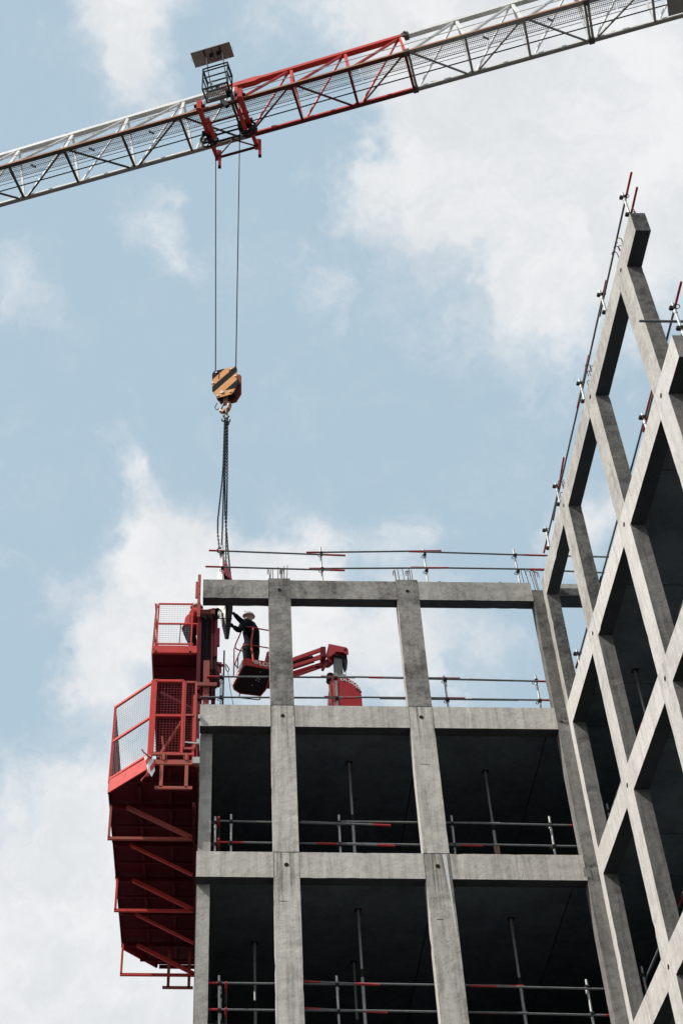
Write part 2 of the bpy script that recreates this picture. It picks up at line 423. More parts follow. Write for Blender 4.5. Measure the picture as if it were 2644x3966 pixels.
def rail_line(name_label, axis, fixed, posts, z0, z1, hs, tubes):
    root = thing('scaffold_guardrail', name_label, 'guard rail', (posts[0], fixed, z0) if axis == 'x' else (fixed, posts[0], z0), 'tube guard rails along the open slab edges')
    for p in posts:
        x, y = (p, fixed) if axis == 'x' else (fixed, p)
        rail_post(root, x, y, z0, z1+rnd.uniform(-.03,.03), hs, axis, rnd.uniform(-.02,.02))
    for (a, za, b, zb_, r0, r1) in tubes:
        off = (-.055 if axis == 'x' else .05) + (rnd.uniform(-.01,.01))
        p, q = ((a, fixed+off, za), (b, fixed+off, zb_)) if axis == 'x' else ((fixed+off, a, za), (fixed+off, b, zb_))
        rail_tube(root, p, q, r0, r1)
    return root
YR = .40
rail_line('grey red-tipped tube guard rail on top of the upper front beam', 'x', YR, [-7.335, -4.99, -2.53, -.378], 23.75, 25.5, [25.27, 24.76],
  [(-7.667,25.31,-4.42,25.19,.30,.5), (-5.35,25.27,-2.13,25.37,.3,.42), (-2.9,25.34,.33,25.25,.35,.5), (-.1,25.27,2.6,25.22,.3,.3),
   (-7.74,24.78,-4.46,24.70,.36,.35), (-5.3,24.75,-2.02,24.82,.36,.5), (-2.9,24.83,.30,24.81,.35,.4), (-.1,24.80,2.6,24.68,.3,.3)])
rail_line('tube guard rail on the front top slab, in front of the boom lift', 'x', YR, [-7.34, -4.824, -2.425, -.43], 20.455, 21.63, [21.48, 20.93],
  [(-7.65,21.475,-4.4,21.49,.3,.0), (-5.15,21.515,-2.1,21.50,.35,.5), (-4.1,21.50,-.9,21.45,.3,.0), (-1.9,21.47,.0,21.43,.0,.4),
   (-7.785,20.91,-4.4,20.93,.0,.3), (-5.1,20.955,-2.05,20.955,.3,.4), (-3.9,20.935,-.9,20.93,.0,.0), (-1.9,20.93,-.1,20.92,.0,.35)])
rail_line('tube guard rail on the front middle slab before the dark storey', 'x', YR, [-7.10, -4.935, -2.666, -.684], 16.875, 18.0, [17.79, 17.29],
  [(-7.35,17.79,-4.3,17.74,.0,.0), (-5.7,17.79,-3.9,17.72,.0,.35), (-4.9,17.80,-1.7,17.80,.0,.0), (-2.9,17.80,-.1,17.76,.0,.2),
   (-7.35,17.30,-4.3,17.28,.5,.0), (-5.4,17.29,-3.85,17.25,.4,.35), (-4.9,17.29,-2.1,17.27,.0,.45), (-2.95,17.31,-.1,17.28,.2,.0)])
rail_line('tube guard rail at the picture bottom on the lowest visible front slab', 'x', YR, [-7.294, -5.132, -.536], 13.352, 14.5, [14.31, 13.79],
  [(-7.72,14.31,-4.6,14.31,.42,.0), (-5.95,14.36,-4.35,14.30,.5,.45), (-5.2,14.33,-1.7,14.31,.0,.3), (-2.7,14.30,-.1,14.26,.5,.1),
   (-7.70,13.79,-4.6,13.79,.42,.0), (-5.95,13.84,-4.25,13.77,.5,.45), (-5.2,13.80,-1.7,13.78,.0,.0), (-2.7,13.79,-.1,13.76,.5,.2)])
# the little return rails at the left end of two levels
for zs, zt_, lab, ys in ((16.875, 18.02, 'short return rail turning inward at the left end of the middle slab', .34), (13.352, 14.52, 'short return rail with long red tips at the left end of the lowest slab', .34)):
    xr = -7.42 if zs > 15 else -7.25
    root = thing('scaffold_guardrail', lab, 'guard rail', (xr, ys, zs), 'tube guard rails along the open slab edges')
    if zs > 15: rail_post(root, xr, ys, zs, zt_-.14, [zs+.86, zs+.36], 'y')
    else: rail_post(root, xr-.03, ys+.35, zs, zt_-.14, [zs+.86, zs+.36], 'y')
    for h in (.80, .30): rail_tube(root, (xr+.07, .12, zs+h+.06), (xr+.09, 3.2, zs+h-.02), .36, .3)
BX = .25
rail_line('steep tube guard rail along the right wing top beam against the sky', 'y', BX, [-9.45, -7.17, -4.85, -1.81, -.38], 24.0, 25.52, [25.38, 24.80],
  [(-9.98,25.42,-6.7,25.30,.55,.0), (-7.5,25.42,-4.4,25.30,.4,.0), (-5.6,25.40,-4.2,25.34,.4,.4), (-4.9,25.36,-1.3,25.30,.3,.0), (-2.6,25.50,-.9,25.2,.4,.0), (-2.2,25.32,.3,25.30,.4,.3),
   (-9.98,24.90,-7.7,24.80,.5,.0), (-8.0,24.86,-4.9,24.80,.35,.0), (-5.2,24.84,-2.0,24.80,.3,.3)])
rail_line('tube guard rail on the highest slab of the right wing', 'y', .31, [-9.75, -7.28, -5.0, -2.7, -.55], 20.455, 21.62, [21.49, 20.93],
  [(-10.2,21.62,-7.0,21.42,.5,.35), (-8.0,21.55,-4.9,21.47,.6,.0), (-5.4,21.50,-2.5,21.47,.3,.3), (-3.0,21.50,-.1,21.47,.3,.3),
   (-10.2,20.98,-7.0,20.92,.0,.5), (-7.6,20.95,-4.9,20.92,.4,.0), (-5.4,20.95,-2.5,20.92,.3,.3), (-3.0,20.95,-.1,20.92,.3,.3)])
rail_line('tube guard rail deep in shade on the middle slab of the right wing', 'y', .40, [-7.3, -4.9, -2.4, -.1], 16.875, 18.0, [17.8, 17.3],
  [(-8.4,17.82,-5.2,17.78,.3,.3), (-5.6,17.80,-2.6,17.78,.3,.3), (-3.0,17.80,.25,17.78,.3,.3), (-8.4,17.32,-5.2,17.28,.3,.3), (-5.6,17.30,-2.6,17.28,.3,.3), (-3.0,17.30,.25,17.28,.3,.3)])
rail_line('tube guard rail deep in shade on the lowest visible slab of the right wing', 'y', .40, [-4.9, -2.3, -.1], 13.352, 14.5, [14.3, 13.8],
  [(-6.4,14.32,-2.6,14.28,.3,.3), (-3.0,14.30,.25,14.28,.3,.3), (-6.4,13.82,-2.6,13.78,.3,.3), (-3.0,13.80,.25,13.78,.3,.3)])
# cross tube poking out near the picture's right edge
m = MB(); m.tube((-.25,-9.52,21.42), (1.6,-9.52,21.42), .024, 8)
tag(m.build('scaffold_tube', M['railm']), 'loose grey tube lying across the rail at the right picture edge', 'tube')

# telescopic props under the slabs
def prop(x, y, z0, z1, label, bracket=False):
    root = thing('steel_prop', label, 'prop', (x, y, z0), 'telescopic steel props under the slabs')
    m = MB(); m.tube((x,y,z0), (x,y,z0+1.9), .036, 10); m.build('outer_tube', M['galv'], root)
    m = MB(); m.tube((x,y,z0+1.9), (x,y,z1), .028, 10); m.build('inner_tube', M['galv'], root)
    m = MB(); m.tube((x,y,z0+1.78), (x,y,z0+1.95), .048, 10); m.tube((x-.1,y,z0+1.86),(x+.1,y,z0+1.86), .01, 6); m.build('collar_nut', M['coupler'], root)
    m = MB(); m.box(x-.07,x+.07,y-.07,y+.07,z0,z0+.012); m.box(x-.07,x+.07,y-.07,y+.07,z1-.012,z1-.002); m.build('end_plate', M['coupler'], root)
    if bracket:
        m = MB(); m.box(x-.06,x+.06,y-.06,y-.035,z0+1.05,z0+1.4); m.ring((x-.09,y,z0+.98),(0,0,1),.06,.012); m.build('clamp_plate', M['hookm'], root)
prop(-4.517, 1.672, 16.875, 20.18, 'steel prop in the dark second storey just right of the first full column')
prop(-1.495, 1.948, 16.875, 20.18, 'steel prop with a rusty clamp plate in the dark second storey', True)
prop(-4.523, 1.688, 13.352, 16.60, 'steel prop in the dark third storey, nearer of the two in the middle bay')
prop(-6.577, 3.05, 13.352, 16.60, 'steel prop in the dark third storey in the narrow left bay')
prop(-1.402, 1.972, 13.352, 16.60, 'steel prop in the dark third storey nearest the building corner')
prop(-4.46, 3.843, 13.352, 16.60, 'faint steel prop deepest in the dark third storey of the middle bay')
prop(1.074, -1.617, 16.875, 20.18, 'steel prop in the dark second storey of the right wing')

# ------------------------------------------------------------------ red edge platform (lower)
PX0, PX1 = -9.665, -7.80
ZD = 18.89
pl = thing('edge_platform', 'large red steel edge platform with mesh guard hanging on the left end of the building', 'platform', (PX1, 0, ZD))
poly = [(PX1,0),(-8.70,0),(PX0,.97),(PX0,7.62),(-8.84,8.55),(PX1,8.55)]
def P3(pts, z): return [(a,b,z) for a,b in pts]
m = MB(); m.prism(P3(poly, ZD+.09), (0,0,.05)); m.build('deck', M['dred'], pl)
# plank joints and joists under the deck
for x in (-9.02, -8.38):
    m = MB(); m.beam((x,.75 if x < -8.8 else .1,ZD+.03), (x,8.3,ZD+.03), .07, .12); m.build('joist', M['dred'], pl)
for y in (.55, 1.47, 2.2, 2.93, 3.65, 4.38, 5.12, 5.87, 6.6, 7.33, 8.1):
    xa = PX0+.04 if 1 < y < 7.6 else (-9.2 if y < 1 else -9.25)
    m = MB(); m.beam((xa,y,ZD-.04), (PX1,y,ZD-.04), .05, .05 if y not in (1.47,2.93,4.38,5.87,7.33) else .12); m.build('cross_bar', M['dred'], pl)
# edge channels
def kick(p, q, h=.34, mat='red', inner=0):
    m = MB(); p, q = V(p), V(q)
    d = (q-p).normalized(); nrm = V((d.y,-d.x,0))
    m.beam(p+V((0,0,h/2)), q+V((0,0,h/2)), .03, h)
    m.beam(p+V((0,0,.13))+nrm*.018, q+V((0,0,.13))+nrm*.018, .02, .014)
    m.build('toe_board', M[mat], pl)
kick((-8.74,-.0,ZD-.05), (PX0,.95,ZD-.05), .36)
kick((PX0,1.0,ZD), (PX0,7.6,ZD), .18, 'dred')
kick((PX0,7.64,ZD), (-8.86,8.56,ZD), .12, 'red')
m = MB(); m.box(-8.68,PX1+.02,-.03,.03,ZD,ZD+.11); m.build('front_channel', M['redsteel'], pl)
m = MB(); m.box(PX1-.10,PX1+.045,-.07,.05,ZD+.01,ZD+.16); m.build('bracket_plate', M['galv'], pl)
m = MB(); m.box(-8.8,PX1,8.54,8.6,ZD,ZD+.08); m.build('rear_channel', M['dred'], pl)
# brackets below
for k, y in enumerate((1.47, 2.93, 4.38, 5.87, 7.33)):
    m = MB(); zb = ZD-.82
    if k % 2 == 0:
        m.beam((PX0+.03,y,ZD), (PX0+.03,y,zb), .05, .06); m.beam((PX0+.005,y,zb), (PX1-.04,y,zb), .06, .06)
    m.beam((-9.30,y,ZD-.05), (PX1-.10,y,zb+.03), .09 if k % 2 == 0 else .06, .06, (0,1,0))
    m.beam((PX1-.07,y,ZD), (PX1-.07,y,zb-.03), .06, .06)
    m.build('bracket', M['redsteel' if k == 0 else 'red'], pl)
m = MB()
for x in (-7.86,): m.beam((x,.2,ZD-.82), (x,8.3,ZD-.86), .06, .12)
m.build('wall_rail', M['dred'], pl)
# hanging H pieces front and rear
def hang(y, z0, z1, x0, x1, xa, xb):
    m = MB(); m.beam((x0,y,z1), (x1,y,z1), .05, .06)
    for x in (xa, xb): m.beam((x,y,z1), (x,y,z0), .07, .05)
    m.build('hanging_frame', M['redsteel'], pl)
hang(.0, ZD+.22, 18.33, -8.655, -7.893, -8.53, -8.02)
for x in (-8.53,-8.02):
    m = MB(); m.beam((x,.02,18.30), (x,.75,ZD-.02), .05, .05); m.build('hanging_frame_stay', M['dred'], pl)
hang(7.5, ZD, 17.84, -8.655, -7.93, -8.52, -8.03)
# front guard: frames and mesh
FZ0, FZ1, FZM = 19.16, 21.07, 20.14
def frame(par, pts, r=.028, name='guard_frame', mat='red', extra=()):
    m = MB(); n = len(pts)
    for k in range(n): m.beam(pts[k], pts[(k+1) % n], r*2, r*2)
    for a, b in extra: m.beam(a, b, r*1.8, r*1.8)
    return m.build(name, M[mat], par)
def mesh_panel(par, o, ux, uz, w, h, step=.055, r=.0035, mat='wire', name='wire_mesh'):
    """o corner, ux horizontal unit (may slope), uz up unit"""
    o, ux, uz = V(o), V(ux), V(uz); m = MB()
    n = int(w/step)
    for k in range(1, n): m.beam(o+ux*(k*w/n), o+ux*(k*w/n)+uz*h, r*2, r*2, (0,1,0))
    n = int(h/step)
    for k in range(1, n): m.beam(o+uz*(k*h/n), o+uz*(k*h/n)+ux*w, r*2, r*2)
    m.build(name, M[mat], par)
frame(pl, [(-8.74,0,FZ0),(-8.14,0,FZ0),(-8.14,0,FZ1),(-8.74,0,FZ1)], extra=[((-8.74,0,FZM),(-8.14,0,FZM))])
mesh_panel(pl, (-8.74,.01,FZ0), (1,0,0), (0,0,1), .6, FZ1-FZ0, .065, .0034, 'redwire')
frame(pl, [(-8.10,.0,19.30),(-7.87,.0,19.30),(-7.87,.0,FZ1-.03),(-8.10,.0,FZ1-.03)], .022, mat='redsteel', extra=[((-8.1,0,FZM+.02),(-7.87,0,FZM+.02))])
mesh_panel(pl, (-8.10,.01,19.3), (1,0,0), (0,0,1), .23, FZ1-19.33, .06, .0035, 'redwire')
m = MB(); m.beam((-8.74,-.02,FZ0-.02), (-7.92,-.02,FZ0-.02), .05, .05)
for x in (-8.50,-8.03): m.beam((x,-.02,FZ0), (x,-.02,ZD+.1), .06, .06)
for x in (-8.56,-8.44,-8.08,-7.98): m.beam((x,-.03,FZ0-.03), (x,-.03,ZD+.12), .015, .015)
m.build('lower_rail', M['redsteel'], pl)
# doubled corner post
for dx, dy in ((0,0),(-.055,.05)):
    m = MB(); m.beam((-8.76+dx,dy,ZD-.25 if dx else ZD), (-8.76+dx,dy,FZ1+.04), .05, .045); m.build('corner_post', M['red'], pl)
# inclined brace behind the front guard and a slim strut
m = MB(); m.beam((-8.62,.25,19.25), (-8.14,.10,20.10), .055, .055); m.build('brace', M['redsteel'], pl)
m = MB(); m.beam((-8.58,.6,20.05), (-8.48,.15,19.0), .03, .03); m.build('brace', M['redsteel'], pl)
m = MB(); m.beam((-8.68,.9,21.45), (-7.95,.9,21.0), .10, .05); m.build('cross_beam', M['dred'], pl)
# chamfer guard
a = V((-8.80,.04,0)); b = V((PX0,.95,0)); d = (b-a)
def CH(t, z): return (a.x+d.x*t, a.y+d.y*t, z)
m = MB(); m.beam(CH(0,FZ1), CH(1,FZ1), .045, .05); m.beam(CH(0,FZM), CH(1,FZM), .045, .05); m.beam(CH(0,FZ0+.02), CH(1,FZ0+.02), .045, .05)
m.beam(CH(.98,FZ1), CH(1,ZD+.2), .05, .05); m.build('chamfer_guard_frame', M['red'], pl)
mesh_panel(pl, CH(0,FZ0), d.normalized(), (0,0,1), d.length, FZ1-FZ0, .06, .0018, 'wire')
# long side guard going away
m = MB()
for z in (FZ1, FZM, FZ0): m.beam((PX0,1.0,z), (PX0,7.6,z), .045, .045)
for y in (1.05, 2.9, 4.4, 5.9, 7.55): m.beam((PX0,y,ZD), (PX0,y,FZ1), .05, .05)
m.build('side_guard_frame', M['dred'], pl)
mesh_panel(pl, (PX0,1.0,FZ0), (0,1,0), (0,0,1), 6.6, FZ1-FZ0, .11, .006, 'redwire')
m = MB()
for z in (FZ1, FZM, FZ0): m.beam((PX0,7.64,z), (-8.86,8.52,z), .045, .045)
m.beam((-8.86,8.52,ZD), (-8.86,8.52,FZ1), .05, .05); m.build('rear_guard_frame', M['dred'], pl)
# tape tied to the corner post
m = MB(); q0 = [(-8.90,-.05,19.05),(-8.80,-.07,19.10),(-8.70,-.06,18.98),(-8.66,-.05,18.72),(-8.72,-.07,18.55),(-8.80,-.08,18.68),(-8.86,-.06,18.9)]
m.prism(q0, (0,.01,0)); t_ = m.build('warning_tape', M['letter'], pl, 'crumpled red and white barrier tape')
m = MB()
m.prism([(-8.87,-.062,18.93),(-8.80,-.082,19.06),(-8.76,-.082,18.98),(-8.84,-.07,18.84)], (0,-.006,0)); m.prism([(-8.76,-.082,18.80),(-8.68,-.07,18.92),(-8.67,-.07,18.80),(-8.74,-.08,18.66)], (0,-.006,0))
m.path([(-8.80,-.08,18.62),(-8.88,-.1,18.5),(-8.93,-.1,18.42)], .02, 5); m.path([(-8.74,-.08,19.0),(-8.9,-.1,19.12),(-8.95,-.1,19.2)], .015, 5)
m.build('tape_stripe', M['liftred'], t_)
# wall side bits
m = MB(); m.beam((-7.90,.02,ZD), (-7.90,.02,20.7), .05, .05); m.beam((-7.82,.06,ZD), (-7.82,.06,20.5), .03, .05)
for z in (19.3, 19.52, 19.74, 19.96, 20.2, 20.4): m.beam((-7.88,.05,z), (-7.80,.05,z), .02, .02)
m.build('ladder_rail', M['red'], pl)
m = MB(); m.box(-7.93,-7.80,.12,.45,ZD,20.3); m.build('anchor_post', M['dred'], pl)
m = MB(); m.box(-7.83,-7.78,-.05,.0,19.40,19.52); m.box(-7.81,-7.765,-.05,.0,20.05,20.15); m.beam((-8.10,-.0,19.47),(-7.80,-.02,19.42),.025,.03); m.build('wall_clip', M['galv'], pl)

# ------------------------------------------------------------------ upper working platform
up = thing('working_platform', 'small red working platform with mesh railing above the large one', 'platform', (-7.86, .5, 22.26))
UZ = 22.26
m = MB(); m.box(-8.865,-7.85,.52,7.6,UZ+.0,UZ+.05); m.build('deck', M['dred'], up)
for y in (.98,2.0,3.0,4.0,5.0,6.0,7.0): 
    m = MB(); m.box(-8.84,-7.86,y-.03,y+.03,UZ-.05,UZ-.001); m.build('cross_bar', M['dred'], up)
m = MB(); m.box(-8.865,-7.85,.47,.519,UZ-.02,UZ+.20); m.box(-8.865,-7.85,.45,.469,UZ-.02,UZ+.03); m.build('toe_board', M['red'], up)
for x in (-8.83,-8.06):
    m = MB(); m.box(x,x+.045,.44,.449,UZ-.015,UZ+.03); m.build('slot', M['hole'], up)
m = MB(); m.box(-8.90,-8.866,.46,7.6,UZ-.05,UZ+.12); m.build('side_channel', M['redsteel'], up)
zt_, zm_, zb_ = 23.73, 23.13, 22.53
m = MB()
for z, x0, x1 in ((zt_,-8.79,-8.00),(zm_,-8.80,-7.86),(zb_,-8.84,-7.98)): m.beam((x0,.5,z),(x1,.5,z), .03, .035)
m.beam((-8.79,.5,zt_),(-8.80,.5,22.5), .035, .035); m.beam((-8.01,.5,zt_),(-8.03,.5,22.45), .035, .035); m.build('front_guard', M['red'], up)
m = MB(); m.beam((-8.27,.5,zm_),(-8.29,.5,zb_), .02, .02); m.build('middle_post', M['coupler'], up)
mesh_panel(up, (-8.80,.51,zb_), (1,0,0), (0,0,1), .77, zt_-zb_, .06, .0014)
m = MB(); m.beam((-8.84,.5,zt_-.02),(-8.88,.5,UZ), .045, .05); m.beam((-8.84,.5,zt_-.1),(-8.77,.5,zt_-.1), .03,.03)
m.build('corner_post', M['redsteel'], up)
m = MB()
for z in (zt_, zm_, zb_): m.beam((-8.87,.5,z),(-8.87,7.5,z), .03, .035)
m.beam((-8.87,7.5,UZ),(-8.87,7.5,zt_), .04, .04); m.build('side_guard', M['red'], up)
m = MB(); m.box(-7.90,-7.83,.46,.49,22.45,23.10); m.build('side_plate', M['red'], up)
for y in (2.0, 5.0):
    m = MB(); m.beam((-8.80,y,UZ-.08),(-7.88,y,UZ-.55),.07,.07,(0,1,0)); m.beam((-7.86,y,UZ),(-7.86,y,UZ-.7),.06,.06); m.build('bracket', M['dred'], up)
# ------------------------------------------------------------------ formwork tower in the corner
ft = thing('formwork_tower', 'tall dark red steel column formwork standing at the left end of the top slab', 'formwork', (-7.65, .6, 20.46))
m = MB(); m.box(-7.87,-7.48,.55,.95,21.3,23.56); m.build('form_panel', M['formdark'], ft)
for x in (-7.80,-7.67,-7.55):
    m = MB(); m.box(x-.02,x+.02,.50,.549,21.4,23.4); m.build('stiffener', M['formdark'] if x < -7.6 else M['dred'], ft)
m = MB(); m.box(-7.50,-7.43,.5,.6,21.35,23.58); m.build('edge_channel', M['formdark'], ft)
m = MB(); m.box(-7.885,-7.80,.44,.54,21.2,23.35); m.build('edge_channel', M['dred'], ft)
m = MB(); m.box(-7.905,-7.835,.34,.42,23.22,24.52); m.box(-7.955,-7.905,.35,.41,23.82,24.30); m.build('upright', M['redsteel'], ft)
m = MB()
for z in (23.3, 23.62, 23.9, 24.15): m.tube((-7.868,.336,z),(-7.868,.35,z),.012,8)
m.build('bolt_hole', M['hole'], ft)
m = MB(); m.box(-7.84,-7.50,.42,.48,23.38,23.50); m.build('head_channel', M['oldred'], ft)
m = MB(); m.box(-7.73,-7.595,.36,.46,20.46,21.95); m.build('waler', M['oldred'], ft)
m = MB(); m.box(-7.875,-7.43,.30,.355,21.20,21.29); m.build('cross_channel', M['oldred'], ft)
m = MB(); m.box(-7.51,-7.44,.46,.499,22.15,23.22); m.box(-7.44,-7.38,.44,.50,22.45,22.97); m.build('lug_plate', M['dred'], ft)
m = MB(); m.box(-7.43,-7.33,.5,.56,21.35,22.02); m.beam((-7.43,.48,21.98),(-7.30,.48,21.90),.05,.05); m.build('corner_brace', M['dred'], ft)
for z in (20.62, 20.8, 21.0):
    m = MB(); m.beam((-7.86,.5,z),(-7.45,.5,z), .05, .05); m.build('tie_bar', M['dred'], ft)
m = MB(); m.box(-7.86,-7.75,.52,.60,20.46,21.3); m.box(-7.55,-7.46,.52,.60,20.46,21.3); m.build('leg', M['dred'], ft)
m = MB(); m.tube((-7.30,.62,20.46),(-7.275,.62,22.45),.018,8)
tag(m.build('steel_bar', M['coupler']), 'thin dark upright bar next to the formwork tower on the top slab', 'bar')
m = MB(); m.path([(-7.25,.6,22.05),(-7.20,.6,21.98),(-7.16,.6,21.9),(-7.18,.6,21.83),(-7.22,.6,21.86),(-7.25,.6,22.0)], .012, 6)
m.path([(-7.19,.6,21.84),(-7.13,.6,21.3),(-7.0,.6,20.5)], .007, 5)
tag(m.build('wire_sling', M['coupler']), 'thin wire sling with an eye running down beside the red basket', 'sling')

# ------------------------------------------------------------------ suspended steel form
ld = thing('suspended_steel_form', 'long tapering grey and red steel form hanging on chains behind the top beam', 'steel form', (-7.25, .8, 22.98))
m = MB()
# left grey face, slim wedge: pointed top, wide middle, tapered bottom
pA = [(-7.39,.84,25.52),(-7.48,.88,24.80),(-7.425,.84,23.9),(-7.345,.84,23.42),(-7.262,.84,22.97)]
pB = [(-7.37,.70,25.50),(-7.31,.66,24.80),(-7.26,.68,23.9),(-7.255,.70,23.42),(-7.235,.76,22.97)]
pC = [(-7.33,.86,25.45),(-7.08,.90,24.80),(-7.09,.90,23.9),(-7.13,.86,23.42),(-7.175,.84,22.97)]
for k in range(4):
    m.add([pA[k],pB[k],pB[k+1],pA[k+1]], [(0,1,2,3)], 0)
    m.add([pB[k],pC[k],pC[k+1],pB[k+1]], [(0,1,2,3)], 1)
    m.add([pC[k],pA[k],pA[k+1],pC[k+1]], [(0,1,2,3)], 1)
m.add([pA[0],pB[0],pC[0]], [(0,1,2)], 1); m.add([pA[4],pB[4],pC[4]], [(0,2,1)], 1)
m.build('body', [M['steelform'], M['formdark']], ld)
m = MB(); m.prism([(-7.37,.66,25.50),(-7.33,.66,25.50),(-7.26,.62,24.85),(-7.33,.62,24.80)], (.02,.02,0)); m.build('edge_plate', M['liftred'], ld)
m = MB(); m.prism([(-7.27,.66,25.26),(-7.23,.70,25.24),(-7.10,.80,24.78),(-7.27,.64,24.78)], (0,.05,0)); m.build('corner_plate', M['liftred'], ld)
m = MB(); m.beam((-7.20,.70,24.75),(-7.20,.72,23.45), .05, .03); m.build('stiffener', M['formdark'], ld)
for z in (23.94, 23.44):
    m = MB(); m.tube((-7.44,.66,z),(-7.1,.66,z), .012, 6); m.build('pin', M['coupler'], ld)
m = MB(); m.ring((-7.40,.78,25.72),(0,1,0),.075,.016,14,6); m.beam((-7.385,.78,25.5),(-7.39,.78,25.66),.03,.03); m.build('shackle', M['coupler'], ld)

# ------------------------------------------------------------------ crane
ang = math.radians(-18.05)
EU = V((math.cos(ang), math.sin(ang), 0)); EW = V((-math.sin(ang), math.cos(ang), 0)); JO = V((-7.35, .809, 46.))
def J(u, w, z): return JO + EU*u + EW*w + V((0,0,z))
cr = thing('tower_crane', 'red and white lattice tower crane whose jib crosses the sky at the top', 'crane', (JO+EU*46).to_tuple()[:2]+(0,))
def topz(u): return 2.17 + .02*(u+8)
WC = .69
def _unused():
    pass

def jib_section(us, white, end_posts=(True, True)):
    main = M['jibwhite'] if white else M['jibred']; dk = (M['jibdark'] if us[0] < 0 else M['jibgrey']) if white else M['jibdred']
    u0, u1 = us[0], us[-1]
    lab = 'white painted jib section' if white else 'red painted jib section'
    # bottom chords
    for w in (-WC, WC):
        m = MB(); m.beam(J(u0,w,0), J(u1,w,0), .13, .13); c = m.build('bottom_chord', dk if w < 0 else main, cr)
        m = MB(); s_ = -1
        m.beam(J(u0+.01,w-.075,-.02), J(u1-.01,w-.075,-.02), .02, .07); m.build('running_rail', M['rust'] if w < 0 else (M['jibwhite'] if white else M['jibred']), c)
        m = MB(); m.beam(J(u0+.01,w,-.075), J(u1-.01,w,-.075), .10, .02); m.build('underside_flange', dk if w < 0 or not white else M['jibgrey'], c)  # darker flange colour stands in for shade below the chord
    m = MB(); m.beam(J(u0,0,topz(u0)), J(u1,0,topz(u1)), .17 if white else .19, .15); m.build('top_chord', main, cr)
    for k, u in enumerate(us):
        last = k == len(us)-1
        if last and white: pass
        # bottom plane post
        off = .05 if k == 0 else (-.05 if last else 0)
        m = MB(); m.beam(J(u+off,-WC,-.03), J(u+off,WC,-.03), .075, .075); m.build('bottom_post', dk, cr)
        t = topz(u)
        for w in (-WC, WC):
            m = MB(); m.beam(J(u+off*.6-.15,0,t), J(u+off,w,.03), .10 if w < 0 else .075, .07); m.build('side_post', main, cr)
            if k > 0:
                m = MB(); m.beam(J(u-.22,0,t-.02), J(us[k-1]+.12,w,.04), .085 if w < 0 else .06, .055); m.build('side_diagonal', main, cr)
        # gusset
        m = MB(); m.prism([J(u-.16,-WC-.02,.06),J(u+.16,-WC-.02,.06),J(u+.08,-WC+.03,.2),J(u-.08,-WC+.03,.2)], V((0,0,0))+EW*.02); m.build('gusset', main, cr)
zig = {}
secs = [([-20.5,-18.4,-16.3,-14.2,-12.1,-9.95], True), ([-9.95,-7.83,-5.74,-3.62,-1.5,.42], True), ([.42,2.47,4.42,6.40], False), ([6.40,8.34,10.26,12.26], True), ([12.26,14.3,16.3,18.3,20.3,22.3], True), ([22.3,24.4,26.4,28.4,30.4,32.4], True), ([32.4,34.4,36.4,38.4,40.4,42.4,44.8], True)]
ci = 0
for us, wh in secs:
    jib_section(us, wh)
    for k in range(len(us)-1):
        a, b = us[k], us[k+1]
        s0 = 1 if ci % 2 == 0 else -1; ci += 1
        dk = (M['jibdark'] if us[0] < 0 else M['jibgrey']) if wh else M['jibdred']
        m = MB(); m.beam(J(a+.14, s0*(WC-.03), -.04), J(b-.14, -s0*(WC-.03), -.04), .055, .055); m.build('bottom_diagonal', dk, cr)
        if wh or True:
            m = MB(); m.prism([J(b-.35,-s0*(WC-.02),-.06),J(b+.02,-s0*(WC-.02),-.06),J(b-.02,-s0*(WC-.16),-.06)], (0,0,.015)); m.build('gusset', M['jibwhite'] if wh else M['jibred'], cr)
# pin joints
for u in (-9.95, 6.40, 12.26, 22.3, 32.4):
    m = MB()
    for w in (-WC, WC): m.beam(J(u-.09,w,0), J(u+.09,w,0), .19, .19)
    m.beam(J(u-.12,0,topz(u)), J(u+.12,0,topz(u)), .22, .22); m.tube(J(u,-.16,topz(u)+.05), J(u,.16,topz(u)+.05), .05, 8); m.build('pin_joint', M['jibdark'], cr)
# red fork head where the red section starts
m = MB(); t = topz(.2)
m.prism([J(-.50,-.10,t+.0),J(-.40,-.10,t+.08),J(-.1,-.10,t+.13),J(1.0,-.10,t+.16),J(1.25,-.10,t+.10),J(1.3,-.10,t-.02),J(1.0,-.10,t-.13),J(-.1,-.10,t-.09),J(-.42,-.10,t-.07)], EW*.20); m.build('fork_head', M['jibred'], cr)
m = MB(); m.tube(J(-.35,-.22,t+.03), J(-.35,.22,t+.03), .07, 10); m.build('fork_pin', M['dark'], cr)
# maintenance walkway, ropes inside the jib
CAT = [(-20.4, 44.6)]
uu = -20.4; k = 0
while uu < 30:
    un = uu+4.2; m = MB()
    for j in range(int(4.2/.06)):
        x = uu+.06*j; m.beam(J(x,-.54,.02), J(x+.025,-.16,.02), .012, .012)
    for w in (-.48,-.35,-.22): m.beam(J(uu,w,.02), J(un-.04,w,.02), .010, .012)
    for w in (-.55,-.15): m.beam(J(uu,w,.02), J(un-.04,w,.02), .018, .03)
    m.build('walkway_panel', M['grate'], cr); uu = un
m = MB()
for w, z in ((.33,.25),(.16,-.02),(-.05,.7),(.45,.9)): m.tube(J(-20.4,w,z), J(44,w,z), .012, 5)
m.build('trolley_rope', M['rope'], cr)
m = MB(); m.tube(J(-20.4,-.45,1.05), J(44,-.45,1.05), .016, 5); m.build('handrail_line', M['jibwhite'], cr)
for u in (-9.3, -7.1, -4.9, -2.7, 8.9, 11.0):
    m = MB(); m.beam(J(u,-.48,.05), J(u+.16,-.34,.0), .04, .08); m.build('walkway_bracket', M['grate'], cr)
